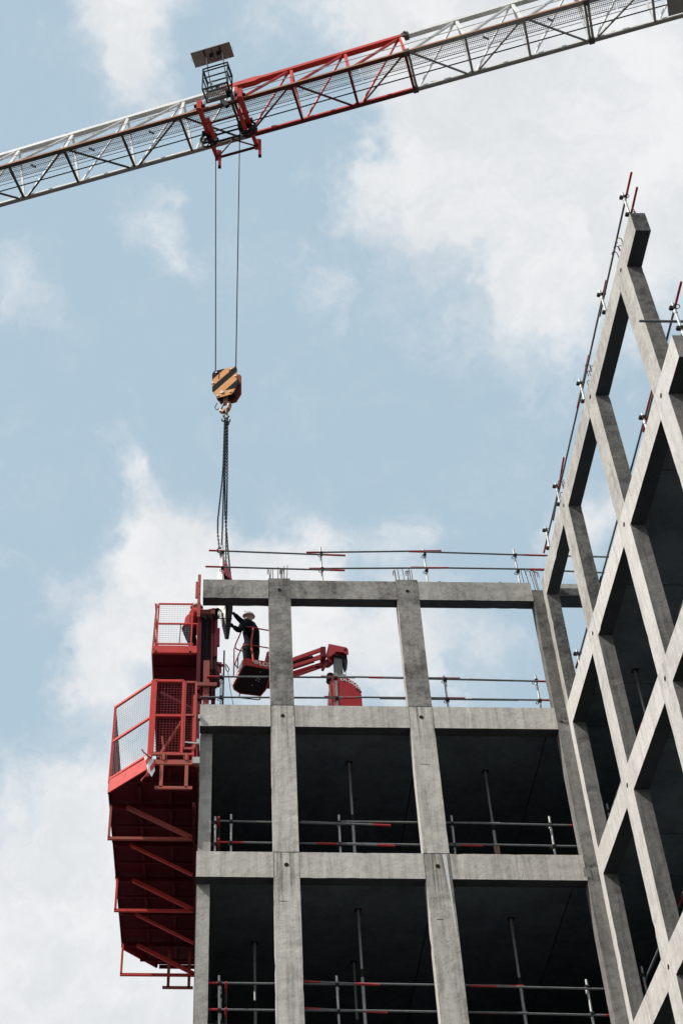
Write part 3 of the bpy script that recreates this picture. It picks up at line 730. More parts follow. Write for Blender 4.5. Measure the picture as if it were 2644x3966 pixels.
for u, w in ((1.35,WC),(6.95,WC),(12.9,WC),(.85,-WC)):
    m = MB(); m.path([J(u,w,.06),J(u,w,.20),J(u+.16,w,.20),J(u+.16,w,.06)], .015, 5); m.build('lifting_lug', M['jibwhite'] if u > 6 else M['jibred'], cr)
m = MB(); m.tube(J(-6.0,0,topz(-6)+.08), J(-6.15,0,topz(-6)+.25), .03, 6); m.beam(J(-6.1,.0,topz(-6)+.1),J(-5.8,0,topz(-6)+.1),.1,.05); m.build('top_clamp', M['dark'], cr)
# grey board on the jib near the right edge of the picture
m = MB(); m.beam(J(14.72,.02,-.09), J(15.9,.02,-.09), 1.05, .03); m.build('underside_board', M['jibgrey'], cr)
# tower and counter jib, outside the picture
m = MB(); tb = JO+EU*46; s_ = 1.0
for a, b in ((-s_,-s_),(s_,-s_),(s_,s_),(-s_,s_)):
    m.beam(tb+EU*a+EW*b+V((0,0,-46)), tb+EU*a+EW*b+V((0,0,1)), .2, .2)
for k in range(15):
    z0, z1 = -45+k*3, -42+k*3
    cs = [(-s_,-s_),(s_,-s_),(s_,s_),(-s_,s_)]
    for j in range(4):
        p, q = cs[j], cs[(j+1) % 4]
        if k % 2: p, q = q, p
        m.beam(tb+EU*p[0]+EW*p[1]+V((0,0,z0)), tb+EU*q[0]+EW*q[1]+V((0,0,z1)), .1, .1)
        m.beam(tb+EU*p[0]+EW*p[1]+V((0,0,z1)), tb+EU*q[0]+EW*q[1]+V((0,0,z1)), .1, .1)
m.build('mast', M['jibwhite'], cr)
m = MB(); m.beam(J(44.8,0,.8), J(58,0,.8), 1.6, .4); m.beam(J(54,0,-.4), J(58,0,-.4), 1.5, 2.); m.build('counter_jib', M['jibwhite'], cr)

# ------------------------------------------------------------------ trolley
tr = thing('crane_trolley', 'red hoist trolley with dark rope wheels riding under the jib', 'trolley', J(0,0,-.5))
for u in (-.70, .74):
    m = MB()
    m.beam(J(u,-1.0,.12), J(u,-1.0,-.45), .16, .12)                 # outer hanger near side
    m.beam(J(u,-1.0,.16), J(u,-.62,.16), .14, .10)
    m.beam(J(u+.0,-1.0,-.30), J(u,.35,-.30), .15, .16)
    m.beam(J(u,1.0,.12), J(u,1.0,-.45), .14, .10); m.beam(J(u,.3,-.36), J(u,1.0,-.30), .12, .12)
    m.build('side_frame', M['jibred'], tr)
    m = MB(); m.beam(J(u+.12,.95,-.05), J(u+.10,1.0,-.95), .10, .10); m.build('hanging_leg', M['jibred'], tr)
    m = MB(); m.beam(J(u+.10,1.0,-.95), J(u+.10,1.0,-1.0), .11, .11); m.build('leg_shoe', M['dark'], tr)
    m = MB(); m.tube(J(u-.12,-.72,.16), J(u+.12,-.72,.16), .09, 12); m.tube(J(u-.22,-.86,.10), J(u+.02,-.86,.10), .06, 10); m.build('runner_wheel', M['dark'], tr)
# red struts hanging at each end
for u, z1 in ((-.55,-.75),(.55,-.75)):
    m = MB(); m.beam(J(u,-.55,-.30), J(u+.06,.12,-.62), .12, .10); m.build('rope_guide', M['jibred'], tr)
for w, z, mt_, r_ in ((1.0,-.34,'jibdred',.05),(.40,-.34,'dark',.04),(.10,-.42,'dark',.035),(-.35,-.34,'jibdred',.04)):
    m = MB(); m.tube(J(-.75,w,z), J(.85,w,z), r_, 8); m.build('longitudinal_pipe', M[mt_], tr)
m = MB(); m.beam(J(-.7,1.0,-.36), J(.1,.45,-.34), .04, .04); m.beam(J(.8,1.0,-.36), J(.0,.45,-.34), .04, .04); m.build('cross_brace', M['jibdred'], tr)
for u in (-.72, .66):
    for w in (.12, .30) :
        m = MB(); n = 20
        m.ring(J(u,w,-.42), EW, .28, .04, 22, 6)
        m.tube(J(u,w-.04,-.42), J(u,w+.04,-.42), .07, 12)
        for k in range(6):
            t = math.pi*k/3; m.beam(J(u,w,-.42), J(u+.24*math.cos(t),w,-.42+.24*math.sin(t)), .03, .03)
        m.build('sheave', M['dark'], tr)
    m = MB(); m.beam(J(u-.2,.02,-.2), J(u+.22,.02,-.2), .08, .16); m.beam(J(u+.0,.02,-.15), J(u+.0,.02,-.45), .10, .06); m.build('sheave_plate', M['dark'], tr)
m = MB(); m.beam(J(.35,.2,.0), J(.62,.2,-.12), .2, .25); m.beam(J(.05,-.8,.1), J(.25,-.8,-.4), .12, .14); m.build('brake_box', M['dark'], tr)
# hoist rope
hr = MB(); hr.tube(J(-.46,.12,-.42), J(-.26,.0,-13.35), .017, 6); hr.tube(J(.40,.12,-.42), J(.33,.0,-13.35), .017, 6)
tag(hr.build('hoist_rope', M['rope']), 'two thin dark hoist rope falls running down from the crane trolley to the hook block', 'rope')
# maintenance cage with its panel
cg = thing('maintenance_cage', 'dark green steel inspection cage fixed on the near side of the crane trolley', 'cage', J(-.1,-.87,.6))
u0,u1,w0,w1,z0,z1 = -.55,.34,-1.14,-.60,.60,2.0
m = MB()
for (u,w) in ((u0,w0),(u1,w0),(u1,w1),(u0,w1)): m.beam(J(u,w,z0), J(u,w,z1), .045, .045)
for z in (z0, z0+.75, z1-.2, z1):
    for a, b in (((u0,w0),(u1,w0)),((u1,w0),(u1,w1)),((u1,w1),(u0,w1)),((u0,w1),(u0,w0))):
        if z == z1-.2 and a[1] == w1 and b[1] == w1: continue
        m.beam(J(a[0],a[1],z), J(b[0],b[1],z), .04, .04)
m.build('cage_frame', M['teal'], cg)
m = MB()
for k in range(14): x = u0+.03+k*(u1-u0-.06)/13; m.beam(J(x,w0+.02,z0-.01), J(x,w1-.02,z0-.01), .022, .02)
for k in range(7): y = w0+.04+k*(w1-w0-.08)/6; m.beam(J(u0,y,z0-.012), J(u1,y,z0-.012), .018, .018)
m.prism([J(u0+.12,w1-.12,z0-.04),J(u1-.06,w1-.12,z0-.04),J(u1-.06,w1-.01,z0-.04),J(u0+.12,w1-.01,z0-.04)], (0,0,.01))
m.build('floor_grating', M['grate'], cg)
m = MB(); m.beam(J(u1-.08,-.9,z0+.05), J(u1-.08,-.65,z0+.05), .12, .4); m.beam(J(.35,-.8,.55), J(.45,-.72,-.15), .10, .08); m.build('control_box', M['dark'], cg)
for u in (-.42, .17):
    m = MB(); m.beam(J(u,w1,z1-.45), J(u,-1.25,2.62), .035, .045); m.beam(J(u+.02,w1,z1-.5), J(u+.02,w1,z1+.05), .05, .05); m.build('panel_arm', M['galv'], cg)
pn = MB(); pn.box(-.9,.53,-1.54,-.96,2.62,2.65)
pn.v = [tuple(J(*p)) for p in pn.v]; po = pn.build('solar_panel', M['panel'], cg)
m = MB()
for u in (-.43,.14): m.beam(J(u,-1.53,2.60), J(u,-.97,2.60), .035, .03)
m.beam(J(-.15,-1.5,2.605), J(-.15,-1.1,2.605), .015, .015)
m.build('panel_rib', M['dark'], po)
for u in (-.22,.04):
    m = MB(); m.tube(J(u,-1.27,2.619), J(u,-1.27,2.56), .07, 12); m.build('junction_box', M['dark'], po)
m = MB(); m.path([J(-.28,-1.25,2.57),J(-.30,-1.12,2.56),J(-.12,-1.07,2.55),J(.08,-1.12,2.56),J(.20,-1.2,2.57)], .012, 5); m.build('cable', M['dark'], po)
for s_ in (-.9,.53):
    m = MB(); d_ = -.04 if s_ < 0 else .04; m.path([J(s_,-1.33,2.63),J(s_+d_,-1.33,2.63),J(s_+d_,-1.2,2.63),J(s_,-1.2,2.63)], .006, 5); m.build('handle', M['galv'], po)

# ------------------------------------------------------------------ hook block
hk = thing('hook_block', 'orange hook block with black diagonal stripes hanging on the crane ropes', 'hook block', J(.03,0,-14.6))
def clip(poly, f, keep):   # keep f(p)*keep >= 0
    out = []
    for i in range(len(poly)):
        a, b = poly[i], poly[(i+1) % len(poly)]; fa, fb = f(a)*keep, f(b)*keep
        if fa >= 0: out.append(a)
        if (fa >= 0) != (fb >= 0):
            t = fa/(fa-fb); out.append((a[0]+(b[0]-a[0])*t, a[1]+(b[1]-a[1])*t))
    return out
plate = [(-.30,-13.60),(-.24,-13.50),(.36,-13.51),(.41,-13.61),(.41,-14.37),(.27,-14.65),(-.12,-14.68),(-.29,-14.34)]
for w, mt_ in ((-.165,'yellow'),(.135,'yside')):
    m = MB(); m.prism([J(u+(.0 if w < 0 else .03),w,z) for u, z in plate], EW*.025, 0, 1); pf = m.build('side_plate', [M[mt_], M['yside']], hk, 'orange striped front plate' if w < 0 else None)
    if w < 0:
        f = lambda p: p[1] - 0.95*p[0]       # stripe coordinate
        for lo, hi in ((-13.56,-13.0), (-14.15,-13.87), (-14.9,-14.50)):
            pg = clip(clip(plate, lambda p: f(p)-lo, 1), lambda p: f(p)-hi, -1)
            if lo < -14.8: pg = clip(pg, lambda p: p[1]+14.43+.05*p[0], 1)
            if len(pg) > 2:
                m = MB(); m.prism([J(u,w-.001,z) for u, z in pg], EW*-.003); m.build('black_stripe', M['black'], pf)
        m = MB()
        for (u,z) in ((-.18,-13.60),(.25,-13.60),(-.27,-14.02),(.37,-13.95),(-.01,-14.50),(.22,-14.56),(-.12,-14.60)): m.tube(J(u,w-.002,z), J(u,w-.03,z), .03 if z != -14.50 else .05, 10)
        m.build('bolt', M['galv'], pf)
        for u, z in ((.20,-13.6),(-.10,-13.68)):
            m = MB(); m.beam(J(u,w-.006,z), J(u-.01,w-.006,z-.20), .02, .012); m.build('rust_weep', M['yside'], pf)
m = MB()
for u in (-.12,.2): m.tube(J(u,-.11,-13.95), J(u,.11,-13.95), .21, 24)
m.beam(J(-.2,0,-14.3), J(.3,0,-14.3), .2, .4); m.build('sheave_core', M['dark'], hk)
m = MB(); m.tube(J(.04,0,-14.5), J(.04,0,-14.78), .06, 12)
hp = [(.04,-14.74,.06),(.13,-14.82,.06),(.15,-14.93,.065),(.10,-15.06,.07),(.01,-15.12,.07),(-.07,-15.08,.06),(-.09,-14.98,.045),(-.06,-14.88,.03)]
for k in range(len(hp)-1): m.tube(J(hp[k][0],0,hp[k][1]), J(hp[k+1][0],0,hp[k+1][1]), hp[k][2], 10, hp[k+1][2])
m.build('hook', M['hookm'], hk)
m = MB(); m.beam(J(.03,-.03,-14.72), J(-.09,-.03,-14.98), .03, .02); m.build('safety_latch', M['galv'], hk)
m = MB(); m.path([J(-.25,.15,-14.5),J(-.31,.15,-14.66),J(-.27,.15,-14.78),J(-.08,.15,-14.72)], .012, 5); m.build('tag_line_loop', M['rope'], hk)

# chain sling
sl = thing('chain_sling', 'four legged dark lifting chain hanging from the hook down to the steel form', 'chain', J(.05,0,-15.1))
m = MB()
def ringel(c, ax, a, b, r):
    ax = V(ax).normalized(); dn = V((0,0,1)); sd = dn.cross(ax).normalized()
    m.path([V(c)+sd*math.cos(2*math.pi*k/14)*a+dn*math.sin(2*math.pi*k/14)*b for k in range(14)], r, 6, True)
ringel(J(.08,0,-15.16), EU, .055, .10, .018); ringel(J(.06,0,-15.30), EW, .05, .10, .018)
m.build('master_ring', M['hookm'], sl)
TOPC = V((-7.30,.8,30.62))
m = MB()
for dx, dz, s_ in ((-.07,-.02,1),(.08,-.04,-1),(.0,-.1,1),(.05,-.16,-1)):
    c = TOPC+V((dx,0,dz)); m.path([c+V((0,0,.12)),c+V((.03*s_,0,.05)),c+V((.05*s_,0,-.04)),c+V((.02*s_,0,-.12)),c+V((-.03*s_,0,-.08)),c+V((-.03*s_,0,-.02))], .022, 6)
m.build('shortening_hook', M['dark'], sl)
def link_mesh(L=.085, wd=.052, r=.011):
    mm = MB(); pts = []
    h = L/2-wd/2; R = wd/2-r
    for k in range(5): t = math.pi*k/4; pts.append((R*math.cos(t), 0, h+R*math.sin(t)))
    for k in range(5): t = math.pi+math.pi*k/4; pts.append((R*math.cos(t), 0, -h+R*math.sin(t)))
    mm.path(pts, r, 5, True); return mm
LM = link_mesh()
def chain(pts):
    pts = [V(p) for p in pts]; m = MB()
    segs = []; tot = 0
    for a, b in zip(pts[:-1], pts[1:]): segs.append((a,b,(b-a).length)); tot += (b-a).length
    s_ = .0; k = 0; step = .064
    while s_ < tot:
        t = s_
        for a, b, l in segs:
            if t <= l: break
            t -= l
        p = a+(b-a)*(t/l); d = (b-a).normalized()
        q = V((0,0,1)).rotation_difference(d).to_matrix() @ Matrix.Rotation(math.radians(40+90*(k % 2)), 3, 'Z')
        m.add([q @ V(v) + p for v in LM.v], LM.f, 0, True); s_ += step; k += 1
    m.build('chain_leg', M['dark'], sl)
chain([(-7.33,.8,30.5),(-7.352,.8,28.8),(-7.375,.8,28.2),(-7.42,.8,27.5),(-7.468,.8,26.8),(-7.465,.8,26.3),(-7.42,.78,25.8)])
chain([(-7.30,.8,30.5),(-7.33,.8,28.2),(-7.345,.8,27.0),(-7.36,.8,26.0),(-7.37,.78,25.5)])
chain([(-7.27,.8,30.5),(-7.30,.82,28.2),(-7.29,.82,27.0),(-7.25,.8,26.4),(-7.215,.8,25.8),(-7.14,.8,24.85)])
chain([(-7.25,.84,30.5),(-7.245,.84,28.2),(-7.25,.84,27.2),(-7.265,.82,26.5),(-7.255,.8,25.2)])

# ------------------------------------------------------------------ boom lift
bl = thing('boom_lift', 'red mast boom lift on the top slab, arm reaching left to a basket', 'boom lift', (-4.5, 2.4, 20.455))
# body with rounded shoulder
prof = [(-4.86,20.75),(-4.86,22.30),(-4.80,22.62),(-4.74,22.82),(-4.62,22.82),(-4.62,22.78),(-4.48,22.78),(-4.36,22.74),(-4.26,22.67),(-4.18,22.58),(-4.12,22.45),(-4.095,22.25),(-4.09,20.75)]
m = MB(); m.prism([(a,1.95,z) for a, z in prof], (0,1.6,0)); m.build('counterweight_cover', M['liftred'], bl)
m = MB(); m.box(-4.845,-4.79,1.93,1.949,21.2,22.55); m.box(-4.76,-4.66,1.93,1.949,21.2,22.7); m.build('cover_rib', M['redsteel'], bl)
m = MB(); m.box(-5.3,-3.8,1.9,3.9,20.6,20.75)
m.build('chassis', M['liftred'], bl)
for x in (-5.2,-3.95):
    for y in (2.1, 3.7):
        m = MB(); m.tube((x-.1,y,20.66),(x+.1,y,20.66),.205,18); m.build('wheel', M['dark'], bl)
m = MB(); m.box(-4.70,-4.42,2.10,2.40,20.8,23.0); m.box(-4.67,-4.47,2.13,2.37,23.0,23.58); m.build('mast', M['mast'], bl)
m = MB(); m.box(-4.80,-4.70,2.2,2.4,22.6,23.1); m.tube((-4.77,2.15,23.0),(-4.77,2.4,23.0),.09,12); m.tube((-4.80,2.1,22.72),(-4.66,2.1,22.72),.05,8); m.build('hydraulic_pump', M['dark'], bl)
m = MB(); m.tube((-4.40,2.12,22.7),(-4.405,2.12,23.5),.006,5); m.build('cable', M['coupler'], bl)
# head casting
hd = [(-4.86,23.52),(-4.78,23.86),(-4.36,23.75),(-4.325,23.70),(-4.325,23.55),(-4.40,23.56),(-4.42,23.60),(-4.62,23.62),(-4.68,23.55),(-4.76,23.47),(-4.84,23.45)]
m = MB(); m.prism([(a,2.02,z) for a, z in hd], (0,.04,0)); m.prism([(a,2.40,z) for a, z in hd], (0,.04,0)); m.prism([(a,2.06,z) for a, z in [(-4.78,23.84),(-4.36,23.74),(-4.36,23.64),(-4.76,23.72)]], (0,.34,0)); m.build('mast_head', M['liftred'], bl)
m = MB(); m.prism([(-4.70,2.08,23.55),(-4.36,2.08,23.58),(-4.35,2.08,23.36),(-4.42,2.08,23.25),(-4.46,2.08,23.5)], (0,.3,0)); m.tube((-4.40,2.0,23.68),(-4.40,2.46,23.68),.03,10); m.build('head_bracket', M['dark'], bl)
def arm(x0,z0,x1,z1,h,w,y=2.22): 
    m = MB(); m.beam((x0,y,z0),(x1,y,z1),w,h,(0,0,1)); return m
XE = -6.35
sl1 = (23.80-23.432)/(-4.889+5.657)
def zl(x, z0, s=.47): return z0+(x+4.89)*s
for y in (2.08, 2.34):
    m = arm(XE, zl(XE,23.76), -4.88, 23.76, .10, .05, y); m.build('upper_arm', M['liftred'], bl)
    m = arm(XE, zl(XE,23.53,.42), -4.86, 23.53, .08, .05, y); m.build('lower_arm', M['liftred'], bl)
m = arm(-5.95, zl(-5.95,23.64,.43), -5.15, zl(-5.15,23.64,.43), .12, .14, 2.2); m.build('lift_cylinder', M['formdark'], bl)
m = arm(-5.75, 22.90, -4.98, 23.25, .055, .05, 2.14); m.beam((-6.4,2.14,22.62),(-5.72,2.14,22.9),.05,.055); m.build('levelling_rod', M['liftred'], bl)
m = MB(); m.beam((-5.12,2.12,23.24),(-4.96,2.12,23.26),.1,.07); m.beam((-4.96,2.1,23.11),(-4.82,2.1,23.42),.06,.06); m.box(-4.98,-4.86,2.0,2.4,23.45,23.75); m.build('knuckle', M['dred'], bl)
# basket
BZ = 22.52
fl = [(-6.76,1.20),(-6.18,1.35),(-6.30,2.10),(-6.42,2.34),(-6.90,2.25),(-7.04,2.10),(-7.06,2.0),(-6.83,1.24)]
bs = bl
m = MB(); m.prism([(a,b,BZ) for a,b in fl], (0,0,.05)); m.build('basket_floor', M['formdark'], bs)
m = MB(); n = len(fl)
for k in range(n):
    a, b = fl[k], fl[(k+1) % n]; m.beam((a[0],a[1],BZ+.09),(b[0],b[1],BZ+.09), .025, .20)
m.build('basket_toe_board', M['red'], bs)
m = MB()
for (x,y) in ((-6.55,1.62),(-6.50,1.68),(-6.46,1.72),(-6.53,1.75),(-6.47,1.80),(-6.44,1.45),(-6.62,1.95)): m.tube((x,y,BZ-.004),(x,y,BZ+.0),.014,8)
m.build('drain_hole', M['letter'], bs)
a, b = V((-6.84,1.26,0)), V((-7.07,2.0,0)); d = b-a
m = MB()
m.prism([a+V((-.016,0,BZ+.0)), b+V((-.016,0,BZ+.0)), b+V((-.016,0,BZ+.18)), a+V((-.016,0,BZ+.18))], (-.004,0,0)); st_ = m.build('side_label', M['letter'], bs)
def text_obj(txt, size, loc, xdir, updir, mat, par, name, depth=.004, bold=0.012):
    cu = bpy.data.curves.new(name, 'FONT'); cu.body = txt; cu.size = size; cu.extrude = depth; cu.offset = bold*size; cu.space_character = 1.12
    tmp = bpy.data.objects.new('tmp_text', cu); COL.objects.link(tmp)
    bpy.context.view_layer.update()
    me = bpy.data.meshes.new_from_object(tmp.evaluated_get(bpy.context.evaluated_depsgraph_get()))
    bpy.data.objects.remove(tmp)
    X = V(xdir).normalized(); Z = V(updir).normalized(); Y = Z.cross(X).normalized(); Nn = X.cross(Z)
    R = Matrix((X, Z, -Nn)).transposed() if False else Matrix((X, Z, X.cross(Z))).transposed()
    off = V((0,0,0)); p = par
    while p: off += p.location; p = p.parent
    me.transform(Matrix.Translation(V(loc)-off) @ R.to_4x4())
    me.materials.clear(); me.materials.append(mat)
    for p_ in me.polygons: p_.material_index = 0
    o = bpy.data.objects.new(name, me); COL.objects.link(o); o.parent = par; return o
fx = V((.58,.15,0)).normalized(); fn = V((fx.y,-fx.x,0))
o_ = V((-6.60,1.235,BZ+.035))+fn*.02
text_obj('LOXAM', .155, o_+fx*.125, fx, (0,0,1), M['letter'], bs, 'lettering', bold=.03)
m = MB(); m.ring(o_+fx*.05+V((0,0,.06)), fn, .040, .012, 14, 6); m.beam(o_+fx*.02+V((0,0,.06)), o_+fx*.09+V((0,0,.085)), .01, .02); m.build('round_logo', M['letter'], bs)
# side lettering, partly worn
text_obj('LOXAM', .15, V((-7.095,2.02,BZ+.03)), (a-b).normalized()+V((0,0,0)), (0,0,1), M['liftred'], st_, 'lettering', bold=.02)
# lettering following the shoulder of the body cover
sh = [(-4.455,22.70,-4),(-4.39,22.665,-14),(-4.325,22.625,-26),(-4.265,22.575,-36),(-4.215,22.52,-46)]
for ch, (x, z, r_) in zip('LOXAM', sh):
    t = math.radians(r_); text_obj(ch, .11, (x,1.945,z-.03), (math.cos(t),0,math.sin(t)), (-math.sin(t),0,math.cos(t)), M['letter'], bs, 'lettering', .003, .03)
m = MB(); m.ring((-4.51,1.945,22.715), (0,1,0), .034, .011, 12, 6); m.build('round_logo', M['letter'], bs)
m = MB(); m.tube((-4.185,1.945,22.42),(-4.185,1.955,22.42),.03,10); m.tube((-4.115,1.945,22.36),(-4.115,1.955,22.36),.03,10); m.build('vent', M['dark'], bs)
# rails of the basket (bent tubes)
def bent(pts, r, n=6): # round corners
    out = [V(pts[0])]
    for i in range(1, len(pts)-1):
        p, c, q = V(pts[i-1]), V(pts[i]), V(pts[i+1])
        R = min(.16, (p-c).length*.45, (q-c).length*.45); a_ = c+(p-c).normalized()*R; b_ = c+(q-c).normalized()*R
        for k in range(n+1):
            t = k/n; out.append(a_*(1-t)**2+c*2*t*(1-t)+b_*t*t)
    out.append(V(pts[-1])); m = MB(); m.path(out, r, 7); return m
bent([(-6.20,1.40,23.72),(-6.83,1.24,23.72),(-7.05,2.08,23.72),(-6.45,2.30,23.72)], .017).build('top_rail', M['liftred'], bs)
bent([(-6.20,1.40,23.18),(-6.83,1.24,23.18),(-7.05,2.08,23.18),(-6.45,2.30,23.18)], .015).build('middle_rail', M['redsteel'], bs)
bent([(-6.60,1.30,23.72),(-6.66,1.24,23.2),(-6.60,1.22,BZ+.1)], .022).build('front_upright', M['red'], bs)
for p, q in (((-7.04,2.05,23.72),(-7.05,2.05,BZ+.1)), ((-6.95,1.65,23.18),(-6.97,1.65,BZ+.1))):
    m = MB(); m.tube(p, q, .015, 7); m.build('upright', M['dred'], bs)
bent([(-6.90,2.27,BZ+.02),(-6.92,2.42,BZ+.0),(-6.42,2.50,BZ+.0),(-6.42,2.36,BZ+.02)], .013).build('rear_step', M['coupler'], bs)
m = MB(); m.beam((-6.36,1.62,BZ+.15),(-6.24,1.75,23.35),.05,.05); m.build('rear_upright', M['redsteel'], bs)
m = MB(); m.box(-6.28,-6.16,1.7,2.2,BZ+.1,23.2); m.box(-6.5,-6.3,1.8,2.2,BZ+.06,BZ+.16); m.build('control_console', M['dred'], bs)

# ------------------------------------------------------------------ people
def skin_body(name, verts, radii, edges, mat, par, sub=2):
    me = bpy.data.meshes.new(name); off = par.location
    me.from_pydata([tuple(V(v)-off) for v in verts], edges, []); me.materials.append(mat)
    o = bpy.data.objects.new(name, me); COL.objects.link(o); o.parent = par
    md = o.modifiers.new('skin', 'SKIN'); md.use_smooth_shade = True
    if not me.skin_vertices: 
        pass
    sv = me.skin_vertices[0].data if len(me.skin_vertices) else None
    if sv is None:
        return o
    for i, r in enumerate(radii): sv[i].radius = (r, r) if isinstance(r, float) else r
    sv[0].use_root = True
    ss = o.modifiers.new('sub', 'SUBSURF'); ss.levels = sub; ss.render_levels = sub
    return o
def chainrad(m, pts, rads, n=12, mi=0):
    """smooth tapered limb through points with catmull-rom"""
    P = [V(p) for p in pts]; out = []; rr = []
    for i in range(len(P)-1):
        p0 = P[max(i-1,0)]; p1 = P[i]; p2 = P[i+1]; p3 = P[min(i+2,len(P)-1)]
        for k in range(5):
            t = k/5; out.append(.5*((2*p1)+(-p0+p2)*t+(2*p0-5*p1+4*p2-p3)*t*t+(-p0+3*p1-3*p2+p3)*t**3)); rr.append(rads[i]*(1-t)+rads[i+1]*t)
    out.append(P[-1]); rr.append(rads[-1])
    prev = None; rings = []
    for i, p in enumerate(out):
        d = (out[min(i+1,len(out)-1)]-out[max(i-1,0)]).normalized()
        if prev is None:
            up = V((0,0,1)) if abs(d.z) < .9 else V((0,1,0)); a = d.cross(up).normalized()
        else: a = (prev-d*prev.dot(d)).normalized()
        prev = a; b = d.cross(a); r = rr[i]
        rings.append([p+a*math.cos(2*math.pi*k/n)*r+b*math.sin(2*math.pi*k/n)*r for k in range(n)])
    vs = [q for rg in rings for q in rg]; fs = []
    for i in range(len(rings)-1):
        for k in range(n): fs.append((i*n+k, i*n+(k+1) % n, (i+1)*n+(k+1) % n, (i+1)*n+k))
    m.add(vs, fs, mi, True); m.add(rings[0], [tuple(range(n))[::-1]], mi, True); m.add(rings[-1], [tuple(range(n))], mi, True)
def remesh(o, vox=.012):
    md = o.modifiers.new('join', 'REMESH'); md.mode = 'VOXEL'; md.voxel_size = vox; md.use_smooth_shade = True
    s_ = o.modifiers.new('smooth', 'SMOOTH'); s_.iterations = 3; s_.factor = .5
def ellipsoid(m, c, r, n=14, k=9, R=None, mi=0):
    c = V(c); vs = []; fs = []
    for i in range(k+1):
        t = math.pi*i/k
        for j in range(n):
            p = V((r[0]*math.sin(t)*math.cos(2*math.pi*j/n), r[1]*math.sin(t)*math.sin(2*math.pi*j/n), r[2]*math.cos(t)))
            if R: p = R @ p
            vs.append(c+p)
    for i in range(k):
        for j in range(n): fs.append((i*n+j, (i+1)*n+j, (i+1)*n+(j+1) % n, i*n+(j+1) % n))
    m.add(vs, fs, mi, True)
def hand(m, wrist, dirv, palm_n, s=1.):
    w = V(wrist); d = V(dirv).normalized(); n = V(palm_n); n = (n-d*n.dot(d)).normalized(); sd = d.cross(n)
    chainrad(m, [w, w+d*.05*s, w+d*.09*s], [.026*s,.034*s,.032*s], 10)
    for k, (o_, L) in enumerate(((-.03,.065),(-.01,.078),(.011,.073),(.031,.056))):
        b = w+d*.085*s+sd*o_*s; c1 = b+d*L*.5*s+n*.008*s; c2 = c1+d*L*.3*s+n*.022*s; c3 = c2+d*L*.1*s+n*.022*s
        chainrad(m, [b,c1,c2,c3], [.0095*s,.009*s,.008*s,.007*s], 7)
    b = w+d*.03*s-sd*.03*s; chainrad(m, [b, b-sd*.025*s+d*.03*s+n*.012*s, b-sd*.03*s+d*.055*s+n*.03*s], [.012*s,.0105*s,.008*s], 7)
